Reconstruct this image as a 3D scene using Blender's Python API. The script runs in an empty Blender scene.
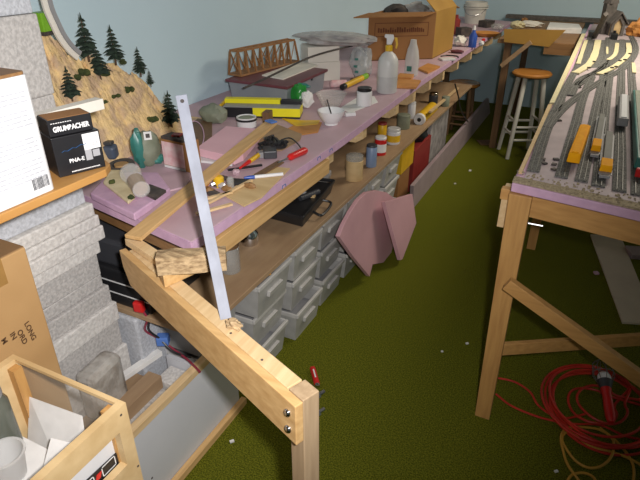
import bpy, bmesh, math, random
from mathutils import Vector as V, Matrix, noise
random.seed(4)
C = bpy.context.scene.collection
PI = math.pi
# ---------------------------------------------------------------- camera model (used for measuring the place)
H, F, TH, YAW = 1.65, 546.0, math.radians(28.4), math.radians(26.2)
ct, st = math.cos(TH), math.sin(TH)
hx, hy = -math.sin(YAW), math.cos(YAW)
def ray(x, y):
    u = (x-320)/F; v = (240-y)/F
    f = ct+v*st
    return V((f*hx+u*hy, f*hy-u*hx, v*ct-st))
def at(x, y, z=0.0):
    d = ray(x, y); t = (z-H)/d.z; return V((d.x*t, d.y*t, z))
def atX(x, y, X):
    d = ray(x, y); t = X/d.x; return V((X, d.y*t, H+d.z*t))
def atY(x, y, Y):
    d = ray(x, y); t = Y/d.y; return V((d.x*t, Y, H+d.z*t))
def mpp(p):                                   # metres per pixel around a point
    z = p.z-H; f = p.x*hx+p.y*hy
    return (f*ct-z*st)/F

# ---------------------------------------------------------------- materials
def mat(name, col, rough=.6, col2=None, scale=12., detail=4., bump=0., bscale=None, metal=0., alpha=1., stretch=None,
        trans=0., ramp=(.35, .65), spec=.5, rot=0.):
    m = bpy.data.materials.new(name); m.use_nodes = True
    N = m.node_tree.nodes; L = m.node_tree.links; b = N['Principled BSDF']
    b.inputs['Base Color'].default_value = (*col, 1); b.inputs['Roughness'].default_value = rough
    b.inputs['Metallic'].default_value = metal; b.inputs['Alpha'].default_value = alpha
    b.inputs['Transmission Weight'].default_value = trans
    b.inputs['Specular IOR Level'].default_value = spec
    tc = N.new('ShaderNodeTexCoord'); mp = N.new('ShaderNodeMapping')
    L.new(tc.outputs['Object'], mp.inputs['Vector'])
    mp.inputs['Rotation'].default_value = (0, 0, rot)
    if stretch: mp.inputs['Scale'].default_value = stretch
    if col2 is None: col2 = tuple(c*.85 for c in col)
    nz = N.new('ShaderNodeTexNoise'); nz.inputs['Scale'].default_value = scale; nz.inputs['Detail'].default_value = detail
    L.new(mp.outputs[0], nz.inputs['Vector'])
    rp = N.new('ShaderNodeValToRGB'); e = rp.color_ramp.elements
    e[0].position, e[1].position = ramp; e[0].color = (*col, 1); e[1].color = (*col2, 1)
    L.new(nz.outputs['Fac'], rp.inputs[0]); L.new(rp.outputs[0], b.inputs['Base Color'])
    if bump:
        n2 = nz
        if bscale:
            n2 = N.new('ShaderNodeTexNoise'); n2.inputs['Scale'].default_value = bscale; n2.inputs['Detail'].default_value = 3
            L.new(mp.outputs[0], n2.inputs['Vector'])
        bp = N.new('ShaderNodeBump'); bp.inputs['Strength'].default_value = bump; bp.inputs['Distance'].default_value = .01
        L.new(n2.outputs['Fac'], bp.inputs['Height']); L.new(bp.outputs[0], b.inputs['Normal'])
    return m
def wood(name, col, col2, axis='x', rot=0., rough=.55):
    s = {'x': (1.2, 16, 16), 'y': (16, 1.2, 16), 'z': (16, 16, 1.2)}[axis]
    return mat(name, col, rough, col2, scale=4.5, detail=5, stretch=s, bump=.08, ramp=(.3, .75), rot=rot)
M = {}
def speckle(name, a, b, s=160):
    m = mat(name, a, .8, b, scale=s, detail=1.5, bump=.25, bscale=120, ramp=(.38, .62))
    return m
M['foam'] = speckle('grey_bead_foam', (.52, .50, .48), (.40, .385, .37), 110)
M['foam_blue'] = speckle('cool_grey_foam', (.54, .56, .60), (.43, .445, .475), 110)
M['foam_light'] = speckle('light_grey_foam', (.68, .66, .63), (.55, .53, .505), 90)
M['pink'] = mat('pink_foam', (.56, .36, .47), .55, (.50, .31, .42), scale=6, bump=.05, bscale=60)
M['pink_edge'] = mat('pink_foam_cut', (.62, .40, .55), .6, (.55, .35, .5), scale=30, bump=.2)
M['mauve'] = mat('dusty_mauve_foam', (.55, .39, .44), .6, (.50, .345, .39), scale=8, bump=.05)
M['yard'] = mat('yard_mauve', (.50, .42, .44), .75, (.42, .35, .37), scale=10, detail=6)
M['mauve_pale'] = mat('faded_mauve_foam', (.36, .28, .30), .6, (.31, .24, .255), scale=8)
M['pink_leaf'] = mat('salmon_pink_foam', (.62, .36, .40), .6, (.56, .32, .36), scale=5, bump=.05)
M['pine'] = wood('pine', (.66, .43, .19), (.50, .29, .11), 'x', rot=.37)
M['pine_y'] = wood('pine_y', (.70, .45, .20), (.52, .31, .12), 'y')
M['pine_z'] = wood('pine_z', (.56, .31, .10), (.42, .21, .065), 'z')
M['pine_o'] = wood('pine_o', (.60, .33, .11), (.45, .23, .07), 'x')
M['pine_pale'] = wood('pine_pale', (.72, .53, .30), (.58, .39, .19), 'y')
M['weathered'] = mat('weathered_wood', (.50, .36, .20), .8, (.22, .14, .07), scale=5, detail=6, stretch=(1, 18, 22), bump=.3, ramp=(.38, .66), rot=-.45)
M['ply'] = mat('plywood', (.40, .27, .155), .6, (.32, .205, .115), scale=5, detail=6, stretch=(4, 1, 4), bump=.03)
M['ply_pale'] = mat('plywood_pale', (.66, .48, .25), .6, (.55, .38, .18), scale=5, detail=6, stretch=(1, 4, 4))
M['ply_orange'] = mat('birch_ply', (.66, .38, .12), .5, (.55, .29, .08), scale=5, detail=6, stretch=(4, 1, 4))
M['board'] = mat('shelf_board', (.52, .27, .08), .5, (.43, .21, .06), scale=5, detail=6, stretch=(5, .8, 5))
M['dark_wood'] = wood('dark_wood', (.20, .11, .05), (.12, .065, .03), 'z')
M['brown_wood'] = wood('brown_wood', (.30, .16, .06), (.2, .1, .04), 'x')
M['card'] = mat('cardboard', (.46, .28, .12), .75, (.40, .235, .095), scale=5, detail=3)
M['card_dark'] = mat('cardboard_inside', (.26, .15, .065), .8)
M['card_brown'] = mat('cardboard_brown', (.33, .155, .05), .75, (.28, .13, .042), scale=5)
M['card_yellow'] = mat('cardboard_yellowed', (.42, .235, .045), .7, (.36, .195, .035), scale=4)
M['tape'] = mat('brown_tape', (.34, .19, .06), .25)
M['white'] = mat('white_plastic', (.74, .74, .75), .35, (.70, .70, .71))
M['paper'] = mat('white_paper', (.80, .79, .77), .7, (.72, .71, .69), scale=20)
M['cream'] = mat('cream_cork', (.74, .67, .42), .8, (.62, .55, .33), scale=60)
M['offwhite'] = mat('ivory_card', (.82, .78, .70), .6, (.76, .72, .64), scale=6)
M['salmon'] = mat('salmon_foam', (.80, .49, .56), .6, (.75, .45, .52), scale=8)
M['jar_dark'] = mat('dark_jar_glass', (.13, .14, .115), .2, (.09, .10, .08))
M['wine'] = mat('wine_red', (.30, .03, .06), .4)
M['stripwhite'] = mat('bright_white_strip', (.90, .89, .86), .5)
M['post'] = wood('post_wood', (.46, .33, .20), (.33, .225, .13), 'z')
M['rollgrey'] = mat('roof_grey', (.17, .17, .15), .7)
M['whitefilm'] = mat('thin_white_film', (.62, .66, .68), .2, (.42, .46, .48), scale=20, bump=.4, bscale=40, alpha=.55)
M['black'] = mat('black_card', (.012, .012, .015), .35, (.018, .018, .02))
M['black_plastic'] = mat('black_plastic', (.014, .014, .016), .4, (.02, .02, .022))
M['dgrey'] = mat('dark_grey_plastic', (.05, .052, .06), .45)
M['slate'] = mat('slate_blue_plastic', (.075, .10, .15), .45)
M['grey'] = mat('grey_plastic', (.30, .30, .31), .5)
M['bin'] = mat('grey_storage_plastic', (.46, .455, .435), .35, (.38, .375, .36), scale=14, alpha=.95)
M['bin_rim'] = mat('grey_storage_rim', (.56, .55, .525), .35, (.48, .47, .45), scale=14)
M['tote'] = mat('grey_tote', (.27, .29, .32), .4, (.24, .26, .29))
M['maroon'] = mat('maroon_lid', (.15, .04, .055), .4)
M['yellow'] = mat('yellow_card', (.86, .78, .015), .4, (.82, .73, .012))
M['yellow2'] = mat('yellow_plastic', (.80, .48, .02), .4)
M['orange'] = mat('orange_paint', (.95, .44, .008), .75, (.90, .38, .006), scale=40, spec=.15)
M['orange2'] = mat('orange_sheet', (.60, .27, .07), .6, (.5, .21, .05))
M['green'] = mat('green_wrapper', (.03, .30, .05), .3, (.02, .2, .03))
M['lime'] = mat('lime_green', (.22, .50, .03), .4)
M['teal'] = mat('teal_bag', (.05, .22, .19), .35, (.03, .15, .13))
M['olive'] = mat('grey_green', (.25, .27, .20), .6, (.19, .21, .15), scale=25)
M['red'] = mat('red_plastic', (.65, .02, .02), .35, (.55, .015, .015))
M['cordred'] = mat('red_cord', (.62, .04, .02), .45, (.42, .022, .014))
M['cordyel'] = mat('amber_cord', (.56, .30, .04), .5, (.50, .26, .032))
M['blue'] = mat('blue_plastic', (.03, .09, .42), .35)
M['bluetape'] = mat('blue_paper', (.10, .22, .60), .6)
M['paleblue'] = mat('pale_blue_tin', (.22, .30, .46), .4)
M['alu'] = mat('brushed_aluminium', (.30, .32, .38), .55, (.19, .20, .24), scale=18, detail=6, metal=.0, stretch=(1, 1, .25), spec=.3)
M['steel'] = mat('steel', (.6, .6, .62), .25, metal=1.)
M['chrome'] = mat('chrome', (.75, .75, .78), .12, metal=1.)
M['rail'] = mat('nickel_rail', (.22, .215, .20), .55, metal=.4)
M['ballast'] = mat('grey_ballast', (.20, .20, .19), .9, (.06, .06, .055), scale=200, detail=1, bump=.4, bscale=200)
M['fine'] = mat('tan_ballast', (.40, .33, .21), .9, (.25, .20, .13), scale=150, detail=2, bump=.5, bscale=150)
M['clear'] = mat('clear_plastic', (.80, .78, .74), .15, (.74, .72, .68), alpha=.24)
M['greyfilm'] = mat('cloudy_film', (.62, .60, .56), .2, (.36, .33, .29), scale=22, detail=6, bump=.4, bscale=50, alpha=.72)
M['acrylic'] = mat('acrylic_sheet', (.75, .68, .58), .12, (.7, .62, .52), scale=3, alpha=.16)
M['milky'] = mat('milky_plastic', (.75, .75, .74), .3, (.70, .70, .69), alpha=.62)
M['bottle'] = mat('milky_bottle', (.72, .72, .70), .4, (.68, .68, .66), alpha=.88)
M['liquid'] = mat('liquid', (.55, .55, .54), .3)
M['glass'] = mat('jar_glass', (.55, .55, .52), .1, alpha=.40)
M['rock'] = mat('sandstone_rock', (.84, .60, .29), .9, (.58, .41, .26), scale=16, detail=9, bump=.9, bscale=60, ramp=(.42, .58))
M['plaster'] = mat('cream_plaster', (.74, .64, .42), .85, (.60, .5, .3), scale=18, detail=6, bump=.3)
M['needles'] = mat('conifer_needles', (.028, .050, .030), .9, (.012, .024, .016), scale=60)
M['moss'] = mat('moss_foliage', (.07, .085, .02), .95, (.03, .045, .012), scale=60)
M['bark'] = mat('bark', (.10, .055, .03), .9)
M['print'] = mat('grey_print', (.42, .42, .44), .7)
M['faint'] = mat('faint_print', (.50, .51, .55), .7)
M['ink'] = mat('brown_ink', (.10, .05, .02), .7)
M['whiteprint'] = mat('white_print', (.85, .85, .85), .6)
M['blueprint'] = mat('blue_print', (.02, .11, .30), .6)
M['redprint'] = mat('red_print', (.16, .045, .015), .7)
M['pinklabel'] = mat('pink_label', (.72, .40, .42), .6, (.80, .62, .62), scale=35)
M['palegrey'] = mat('pale_grey_panel', (.60, .61, .64), .5, (.57, .58, .61), scale=4)
M['greybag'] = mat('grey_bag', (.54, .51, .50), .25, (.34, .32, .32), scale=14, bump=.3)
M['seat'] = mat('varnished_seat', (.46, .20, .045), .25, (.36, .145, .03), scale=4, stretch=(1, 6, 1))
M['offpaint'] = mat('ivory_paint', (.68, .66, .60), .5, (.63, .61, .55))
M['greyboard'] = mat('grey_board', (.62, .54, .42), .8, (.57, .49, .385), scale=6)
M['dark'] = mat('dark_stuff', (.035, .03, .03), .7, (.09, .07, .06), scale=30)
M['clutterred'] = mat('dull_red', (.30, .035, .03), .5)
M['model_grey'] = mat('grey_timber', (.16, .14, .13), .8, (.10, .09, .08), scale=40)
M['bridge'] = mat('stained_basswood', (.34, .165, .06), .6, (.25, .115, .04), scale=30)
M['wall'] = mat('pale_blue_wall_paint', (.56, .72, .80), .85, (.54, .70, .78), scale=3, bump=.05, bscale=150)
M['ceil'] = mat('white_ceiling_paint', (.75, .74, .70), .9)

# carpet: short green pile
m = mat('green_carpet', (.225, .232, .018), .95, (.075, .086, .006), scale=190, detail=2, bump=1.0, bscale=230, ramp=(.36, .62), spec=.1)
M['carpet'] = m

# ---------------------------------------------------------------- mesh building
class MB:
    def __init__(s): s.v = []; s.f = []; s.mi = []
    def add(s, vs, fs, mi=0):
        o = len(s.v); s.v += [V(p) for p in vs]; s.f += [tuple(i+o for i in f) for f in fs]; s.mi += [mi]*len(fs)
        return s
    def hexa(s, b, t, mi=0):                    # bottom 4 (ccw from above), top 4
        return s.add(list(b)+list(t), [(3, 2, 1, 0), (4, 5, 6, 7), (0, 1, 5, 4), (1, 2, 6, 5), (2, 3, 7, 6), (3, 0, 4, 7)], mi)
    def box(s, x0, y0, z0, x1, y1, z1, mi=0):
        return s.hexa([(x0, y0, z0), (x1, y0, z0), (x1, y1, z0), (x0, y1, z0)], [(x0, y0, z1), (x1, y0, z1), (x1, y1, z1), (x0, y1, z1)], mi)
    def obox(s, c, size, rz=0, mi=0, rx=0, ry=0):  # centre of the base
        R = Matrix.Rotation(rz, 4, 'Z') @ Matrix.Rotation(ry, 4, 'Y') @ Matrix.Rotation(rx, 4, 'X'); a, b, h = size[0]/2, size[1]/2, size[2]
        c = V(c)
        P = lambda x, y, z: c + R @ V((x, y, z))
        return s.hexa([P(-a, -b, 0), P(a, -b, 0), P(a, b, 0), P(-a, b, 0)], [P(-a, -b, h), P(a, -b, h), P(a, b, h), P(-a, b, h)], mi)
    def bar(s, p0, p1, w, h, up=(0, 0, 1), mi=0):  # rectangular bar along p0-p1 (centre line); w sideways, h along up
        p0, p1 = V(p0), V(p1); d = (p1-p0).normalized(); sd = d.cross(V(up)).normalized(); u = sd.cross(d)
        q = lambda p, a, b: p+sd*a*w/2+u*b*h/2
        return s.hexa([q(p0, -1, -1), q(p0, 1, -1), q(p1, 1, -1), q(p1, -1, -1)], [q(p0, -1, 1), q(p0, 1, 1), q(p1, 1, 1), q(p1, -1, 1)], mi)
    def prism(s, poly, off, mi=0):               # poly: planar list of points, extruded by off
        n = len(poly); a = [V(p) for p in poly]; b = [p+V(off) for p in a]
        return s.add(a+b, [tuple(reversed(range(n))), tuple(range(n, 2*n))]+[(i, (i+1) % n, n+(i+1) % n, n+i) for i in range(n)], mi)
    def tube(s, pts, r, n=8, mi=0, caps=True, flat=1.0):
        pts = [V(p) for p in pts]; m_ = len(pts); rings = []
        rr = r if isinstance(r, (list, tuple)) else [r]*m_
        up = V((0, 0, 1))
        prev = None
        for i, p in enumerate(pts):
            d = (pts[min(i+1, m_-1)]-pts[max(i-1, 0)]).normalized()
            if prev is None:
                a = d.cross(up)
                if a.length < .05: a = d.cross(V((1, 0, 0)))
            else: a = prev - d*prev.dot(d)
            a.normalize(); prev = a.copy(); b = a.cross(d)
            rings.append([p+a*math.cos(2*PI*k/n)*rr[i]+b*math.sin(2*PI*k/n)*rr[i]*flat for k in range(n)])
        vs = [q for rg in rings for q in rg]; fs = []
        for i in range(m_-1):
            for k in range(n):
                fs.append((i*n+k, i*n+(k+1) % n, (i+1)*n+(k+1) % n, (i+1)*n+k))
        if caps: fs += [tuple(reversed(range(n))), tuple(range((m_-1)*n, m_*n))]
        return s.add(vs, fs, mi)
    def cyl(s, p0, p1, r0, r1=None, n=20, mi=0): return s.tube([p0, p1], [r0, r0 if r1 is None else r1], n, mi)
    def lathe(s, c, prof, n=24, mi=0, mtx=None):  # prof: (r, z) list, closed at r=0 ends if given
        c = V(c); vs = []; fs = []
        for r, z in prof:
            for k in range(n):
                p = V((math.cos(2*PI*k/n)*r, math.sin(2*PI*k/n)*r, z))
                if mtx: p = mtx @ p
                vs.append(c+p)
        for i in range(len(prof)-1):
            for k in range(n): fs.append((i*n+k, i*n+(k+1) % n, (i+1)*n+(k+1) % n, (i+1)*n+k))
        fs.append(tuple(reversed(range(n)))); fs.append(tuple(range((len(prof)-1)*n, len(prof)*n)))
        return s.add(vs, fs, mi)
    def blob(s, c, size, seed=0, amp=.18, n=3, mi=0, freq=2.2, flat=None):
        bm = bmesh.new(); bmesh.ops.create_icosphere(bm, subdivisions=n, radius=1)
        vs = []
        for v in bm.verts:
            k = 1+amp*noise.noise(v.co*freq+V((seed*7.1, seed*3.3, seed)))*2
            p = V((v.co.x*size[0]*k, v.co.y*size[1]*k, v.co.z*size[2]*k))
            if flat is not None and p.z < -flat: p.z = -flat
            vs.append(V(c)+p)
        fs = [tuple(v.index for v in f.verts) for f in bm.faces]; bm.free()
        return s.add(vs, fs, mi)
    def build(s, name, mats, parent=None, bevel=0., smooth=False, solid=0.):
        me = bpy.data.meshes.new(name); o = bpy.data.objects.new(name, me); C.objects.link(o)
        off = V((0, 0, 0)); q = parent
        while q is not None: off = off+q.location; q = q.parent
        me.from_pydata([tuple(p-off) for p in s.v], [], s.f)
        for mm in (mats if isinstance(mats, (list, tuple)) else [mats]): me.materials.append(M[mm] if isinstance(mm, str) else mm)
        me.polygons.foreach_set('material_index', s.mi)
        bm = bmesh.new(); bm.from_mesh(me); bmesh.ops.recalc_face_normals(bm, faces=bm.faces); bm.to_mesh(me); bm.free()
        if smooth:
            me.polygons.foreach_set('use_smooth', [True]*len(me.polygons)); me.set_sharp_from_angle(angle=math.radians(40))
        if solid:
            md = o.modifiers.new('Solidify', 'SOLIDIFY'); md.thickness = solid
        if bevel:
            md = o.modifiers.new('Bevel', 'BEVEL'); md.width = bevel; md.segments = 2; md.limit_method = 'ANGLE'
        if parent is not None: o.parent = parent
        me.update()
        return o
def tag(o, label, cat, group=None, kind=None):
    if label: o['label'] = label
    if cat: o['category'] = cat
    if group: o['group'] = group
    if kind: o['kind'] = kind
    return o
def thing(name, label, cat, loc=(0, 0, 0), group=None):
    o = bpy.data.objects.new(name, None); C.objects.link(o); o.location = V(loc); o.empty_display_size = .05
    return tag(o, label, cat, group)
def single(name, mb, mats, label, cat, group=None, **kw):       # a thing that is one mesh, its origin at its base
    loc = V((sum(p.x for p in mb.v)/len(mb.v), sum(p.y for p in mb.v)/len(mb.v), min(p.z for p in mb.v)))
    for p in mb.v: p -= loc
    o = mb.build(name, mats, None, **kw); o.location = loc
    return tag(o, label, cat, group)
def struct(name, mb, mats, **kw):
    o = mb.build(name, mats, None, **kw); o['kind'] = 'structure'; return o
def dup(root, loc, label=None, group=None):
    r = root.copy(); C.objects.link(r); r.location = V(loc)
    if label: r['label'] = label
    if group: r['group'] = group
    for ch in list(root.children):
        c = ch.copy(); C.objects.link(c); c.parent = r
        for g in ch.children:
            d = g.copy(); C.objects.link(d); d.parent = c
    return r
def text(name, body, parent, origin, xdir, ydir, size, m, bold=0., sx=1., align='CENTER'):   # lettering standing on a face
    cu = bpy.data.curves.new('lettering', 'FONT'); cu.body = body; cu.size = size; cu.align_x = align; cu.align_y = 'CENTER'
    cu.offset = bold; cu.extrude = .0002
    t = bpy.data.objects.new('lettering', cu); C.objects.link(t)
    dg = bpy.context.evaluated_depsgraph_get(); me = bpy.data.meshes.new_from_object(t.evaluated_get(dg))
    bpy.data.objects.remove(t)
    x = V(xdir).normalized(); y = V(ydir).normalized(); nrm = x.cross(y)
    off = V((0, 0, 0)); q = parent
    while q is not None: off = off+q.location; q = q.parent
    for v in me.vertices: v.co = V(origin)-off + x*v.co.x*sx + y*v.co.y + nrm*(v.co.z+.0006)
    me.materials.clear(); me.materials.append(M[m])
    o = bpy.data.objects.new(name, me); C.objects.link(o); o.parent = parent
    return o
def smooth_path(pts, n=6):                                       # Catmull-Rom through points
    pts = [V(p) for p in pts]; out = []
    for i in range(len(pts)-1):
        p0, p1, p2, p3 = pts[max(i-1, 0)], pts[i], pts[i+1], pts[min(i+2, len(pts)-1)]
        for k in range(n):
            t = k/n
            out.append(.5*((2*p1)+(p2-p0)*t+(2*p0-5*p1+4*p2-p3)*t*t+(3*p1-p0-3*p2+p3)*t**3))
    return out+[pts[-1]]

# ================================================================ THE ROOM
XL, YB, XR, YF, ZC = -1.78, 6.7, 3.2, -1.6, 2.6
struct('floor', MB().box(XL, YF, -.05, XR, YB, 0), 'carpet')
struct('wall_left', MB().box(XL-.1, YF, 0, XL, YB, ZC), 'wall')
struct('wall_back', MB().box(XL-.1, YB, 0, XR, YB+.1, ZC), 'wall')
struct('wall_right', MB().box(XR, YF, 0, XR+.1, YB, ZC), 'wall')
struct('wall_front', MB().box(XL-.1, YF-.1, 0, XR+.1, YF, ZC), 'wall')
struct('ceiling', MB().box(XL-.1, YF-.1, ZC, XR+.1, YB+.1, ZC+.1), 'ceil')
BT = .95          # bench top
XF = -.875        # bench front edge
SZ = .56          # under-bench shelf top

# ================================================================ THE LONG BENCH
bench = thing('workbench', 'long workbench along the blue wall, topped with dusty pink foam board', 'workbench', (-1.3, 3.4, 0))
mb = MB(); e0, e1 = V((-1.76, 1.16, 0)), V((XF, 1.0, 0))
mb.prism([(XL, 1.18, BT-.03), (XF, 1.0, BT-.03), (XF, 2.0, BT-.03), (XF-.03, 3.2, BT-.03), (XF-.03, 4.9, BT-.03), (XF, 6.3, BT-.03), (XL, 6.68, BT-.03)], (0, 0, .03))
mb.build('foam_top', 'mauve', bench, bevel=.003)['label'] = 'dusty pink foam board bench top'
for pa_, pb_ in (((XL+.005, 1.1790, BT-.015), (XF-.001, .9985, BT-.015)), ((XF+.0022, .997, BT-.015), (XF+.0022, 2.0, BT-.015)), ((XF+.002, 2.0, BT-.015), (XF-.028, 3.2, BT-.015)), ((XF-.028, 3.2, BT-.015), (XF-.028, 4.9, BT-.015)), ((XF-.028, 4.9, BT-.015), (XF+.002, 6.3, BT-.015))): MB().bar(pa_, pb_, .004, .0294).build('cut_edge', 'pink_edge', bench)
MB().prism([(XL, 1.2, BT-.045), (XF-.015, 1.02, BT-.045), (XF-.09, 1.9, BT-.045), (XF-.09, 6.28, BT-.045), (XL, 6.66, BT-.045)], (0, 0, .0145)).build('underlay_board', 'ply', bench)
mb = MB(); mb.box(XF-.035, 1.02, BT-.105, XF+.002, 1.86, BT-.046); mb.build('front_rail', 'pine_y', bench, bevel=.002)
mb = MB(); mb.prism([(-1.74, 1.22, BT-.105), (XF-.04, 1.045, BT-.105), (XF-.04, 1.08, BT-.105), (-1.74, 1.255, BT-.105)], (0, 0, .059)); mb.build('end_rail', 'brown_wood', bench)
jy = [1.93, 2.30, 2.76, 3.06, 3.38, 3.70, 4.10, 4.53, 4.95, 5.4, 5.85]
for y in jy:
    MB().prism([(XF-.034, y, BT-.0455), (XF-.034, y, BT-.098), (XF-.070, y, BT-.12), (XL+.02, y, BT-.12), (XL+.02, y, BT-.0455)], (0, .045, 0)).build('joist', 'pine_pale', bench)
for y in (1.36, 2.9, 4.5, 6.0):
    MB().box(-1.47, y, 0, -1.42, y+.09, BT-.121).build('leg', 'dark_wood', bench)
    MB().box(XL+.02, y, 0, XL+.07, y+.09, BT-.121).build('leg', 'dark_wood', bench)
MB().box(XL+.005, 1.07, SZ-.02, -.955, 5.0, SZ).build('shelf', 'ply', bench, bevel=.002)
# ================================================================ FRAMING AT THE BENCH END
b0, b1 = at(119, 250, .915), V((-.36, .630, 0)); b0.z = 0; bd = (b1-b0).normalized(); bs = V((-bd.y, bd.x, 0))
ZT = .915; BH = .10; Z_ = V((0, 0, 1))
beam = thing('timber_beam', 'pine framing beam running out from the bench end to a bolted post', 'beam', b0)
mb = MB(); T = bs*.019
poly = [b0+V((0, 0, ZT)), b1+V((0, 0, ZT)), b1+V((0, 0, ZT-BH)), b0+bd*.035+V((0, 0, ZT-BH)), b0+bd*.005+V((0, 0, ZT-.05))]
mb.prism(poly, T); mb.build('board', 'pine', beam, bevel=.002)
f0_ = b0+bd*.02+bs*.0195; f1_ = b1-bd*.047+bs*.0195
MB().prism([f0_+Z_*(ZT-.019), f1_+Z_*(ZT-.019), f1_+bs*.036+Z_*(ZT-.019), f0_+bs*.036+Z_*(ZT-.019)], (0, 0, .019)).build('flange', 'pine_pale', beam, bevel=.002)
for dz in (-.03, -.072):
    p = b1-bd*.022+V((0, 0, ZT+dz)); MB().lathe(p, [(.0085, 0), (.0085, .003), (.006, .006), (.002, .007)], 14, mtx=Matrix.Rotation(PI/2+0, 4, 'X') if 0 else (-bs).to_track_quat('Z', 'Y').to_matrix().to_4x4()).build('carriage_bolt_head', 'chrome', beam, smooth=True)
for x in (.012, .05): 
    p = b0+bd*(.66-x*3)+bs*.030+V((0, 0, ZT)); MB().cyl(p, p+V((0, 0, .0006)), .003, n=10).build('screw_head', 'dark', beam)
pc = b1+bs*.0195-bd*.0225
post = thing('timber_post', 'square pine post bolted upright behind the end of the framing beam', 'post', (pc.x, pc.y, 0))
mb = MB(); q = [pc+bs*.0005-bd*.021, pc+bs*.0005+bd*.021, pc+bs*.04+bd*.021, pc+bs*.04-bd*.021]
mb.prism([p+V((0, 0, 0)) for p in q], (0, 0, ZT+.001)); mb.build('upright', 'post', post, bevel=.002)
for dz in (-.022, -.068):
    p = pc+bs*.04+bd*.010+V((0, 0, ZT+dz)); MB().cyl(p, p+bs*.022, .0035, n=10).cyl(p, p+bs*.008, .0075, n=6).build('bolt_and_nut', 'steel', post)
# red lighter on the carpet beyond the post
p = at(317, 384, .012); q = at(312.5, 368, .012)
t = thing('lighter', 'small red lighter lying on the carpet just beyond the bolted post', 'lighter', p)
d_ = (q-p).normalized()
MB().tube([p, q], [.013, .013], 14, flat=.8).build('body', 'red', t, smooth=True)
MB().tube([p-d_*.016, p-d_*.0005], [.010, .011], 10, flat=.8).build('metal_top', 'steel', t)
MB().bar(p+d_*.03+Z_*.0112, q-d_*.02+Z_*.0112, .006, .0008).build('label', 'paper', t)

# pine cleat and weathered block on the bench end
single('pine_cleat', MB().prism([at(a_, b_, .952)-V((0, 0, .036)) for a_, b_ in ((158, 268), (163, 276), (194, 262), (186, 250))], (0, 0, .036)), 'pine', 'short pale pine cleat under the weathered block, above the framing beam', 'wood block', bevel=.003)
wz = .953
a, b = at(158, 276, wz), at(227, 271, wz); wd = (b-a).normalized(); ws = V((-wd.y, wd.x, 0))
mb = MB(); n = 9
rings = []
for i in range(n):
    c_ = a+wd*(b-a).length*i/(n-1); j = lambda: random.uniform(-.002, .002)
    for (s_, z_) in ((0, 0), (.0, .018), (.0, .035), (.0, .047), (.02, .049), (.045, .047), (.045, 0)):
        rings.append(c_+ws*(s_+j())+V((0, 0, z_+j()+(random.choice((-.003, 0)) if s_ == 0 else 0))) if False else c_+ws*(s_+j())+V((0, 0, max(0, z_+j()))))
k = 7
fs = [(i*k+q, i*k+(q+1) % k, (i+1)*k+(q+1) % k, (i+1)*k+q) for i in range(n-1) for q in range(k)]+[tuple(range(k)), tuple(range((n-1)*k, n*k))]
mb.add(rings, fs); single('weathered_block', mb, 'weathered', 'rough weathered brown wood block lying across the bench corner behind the metal bar', 'wood block')
# diagonal off-cut below the slat end
single('pine_offcut', MB().bar(at(130, 240, .935), at(163, 262, .925), .03, .02), 'pine_pale', 'short pale wood off-cut running from slat end to weathered block', 'wood strip', bevel=.001)
# long slat
s0, s1 = at(133, 238, .965), at(271, 123, 1.022)
single('wooden_lath', MB().bar(s0, s1, .052, .011), 'pine_y', 'long pale wooden lath lying diagonally across the pink foam bench top', 'wood slat', bevel=.0015)
# aluminium bar
p0 = at(226, 319, ZT+.001); p1 = None
d = ray(181, 95); d.normalize(); q = p0.length
p1 = V((0, 0, H))+d*1.30
alu = thing('metal_bar', 'silver aluminium flat bar with a hole leaning upright at the bench corner', 'metal bar', p0)
vw = ((p0+p1)/2-V((0, 0, H))).normalized(); ax = (p1-p0).normalized(); sd = ax.cross(vw).normalized(); nn = sd.cross(ax).normalized()
mb = MB(); w = .0125
mb.prism([p0-sd*w, p0+sd*w, p1+sd*w, p1-sd*w], nn*.003); mb.build('bar', 'alu', alu, bevel=.0006)
nf = nn if nn.dot(vw) < 0 else -nn
hc = p1-ax*.014; base = hc + (nf*.0032 if nf.dot(nn) > 0 else nf*.0002)
MB().lathe(base, [(.0045, 0), (.0045, .0004)], 14, mtx=nf.to_track_quat('Z', 'Y').to_matrix().to_4x4()).build('hole', 'dark', alu)
# wooden clamp lump at the foot of the bar
c_ = at(234, 324, ZT+.012)
single('wood_chip', MB().blob(c_, (.020, .012, .012), 3, .25), 'weathered', 'small chunk of splintered wood at the foot of the silver bar', 'wood chip')

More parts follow.
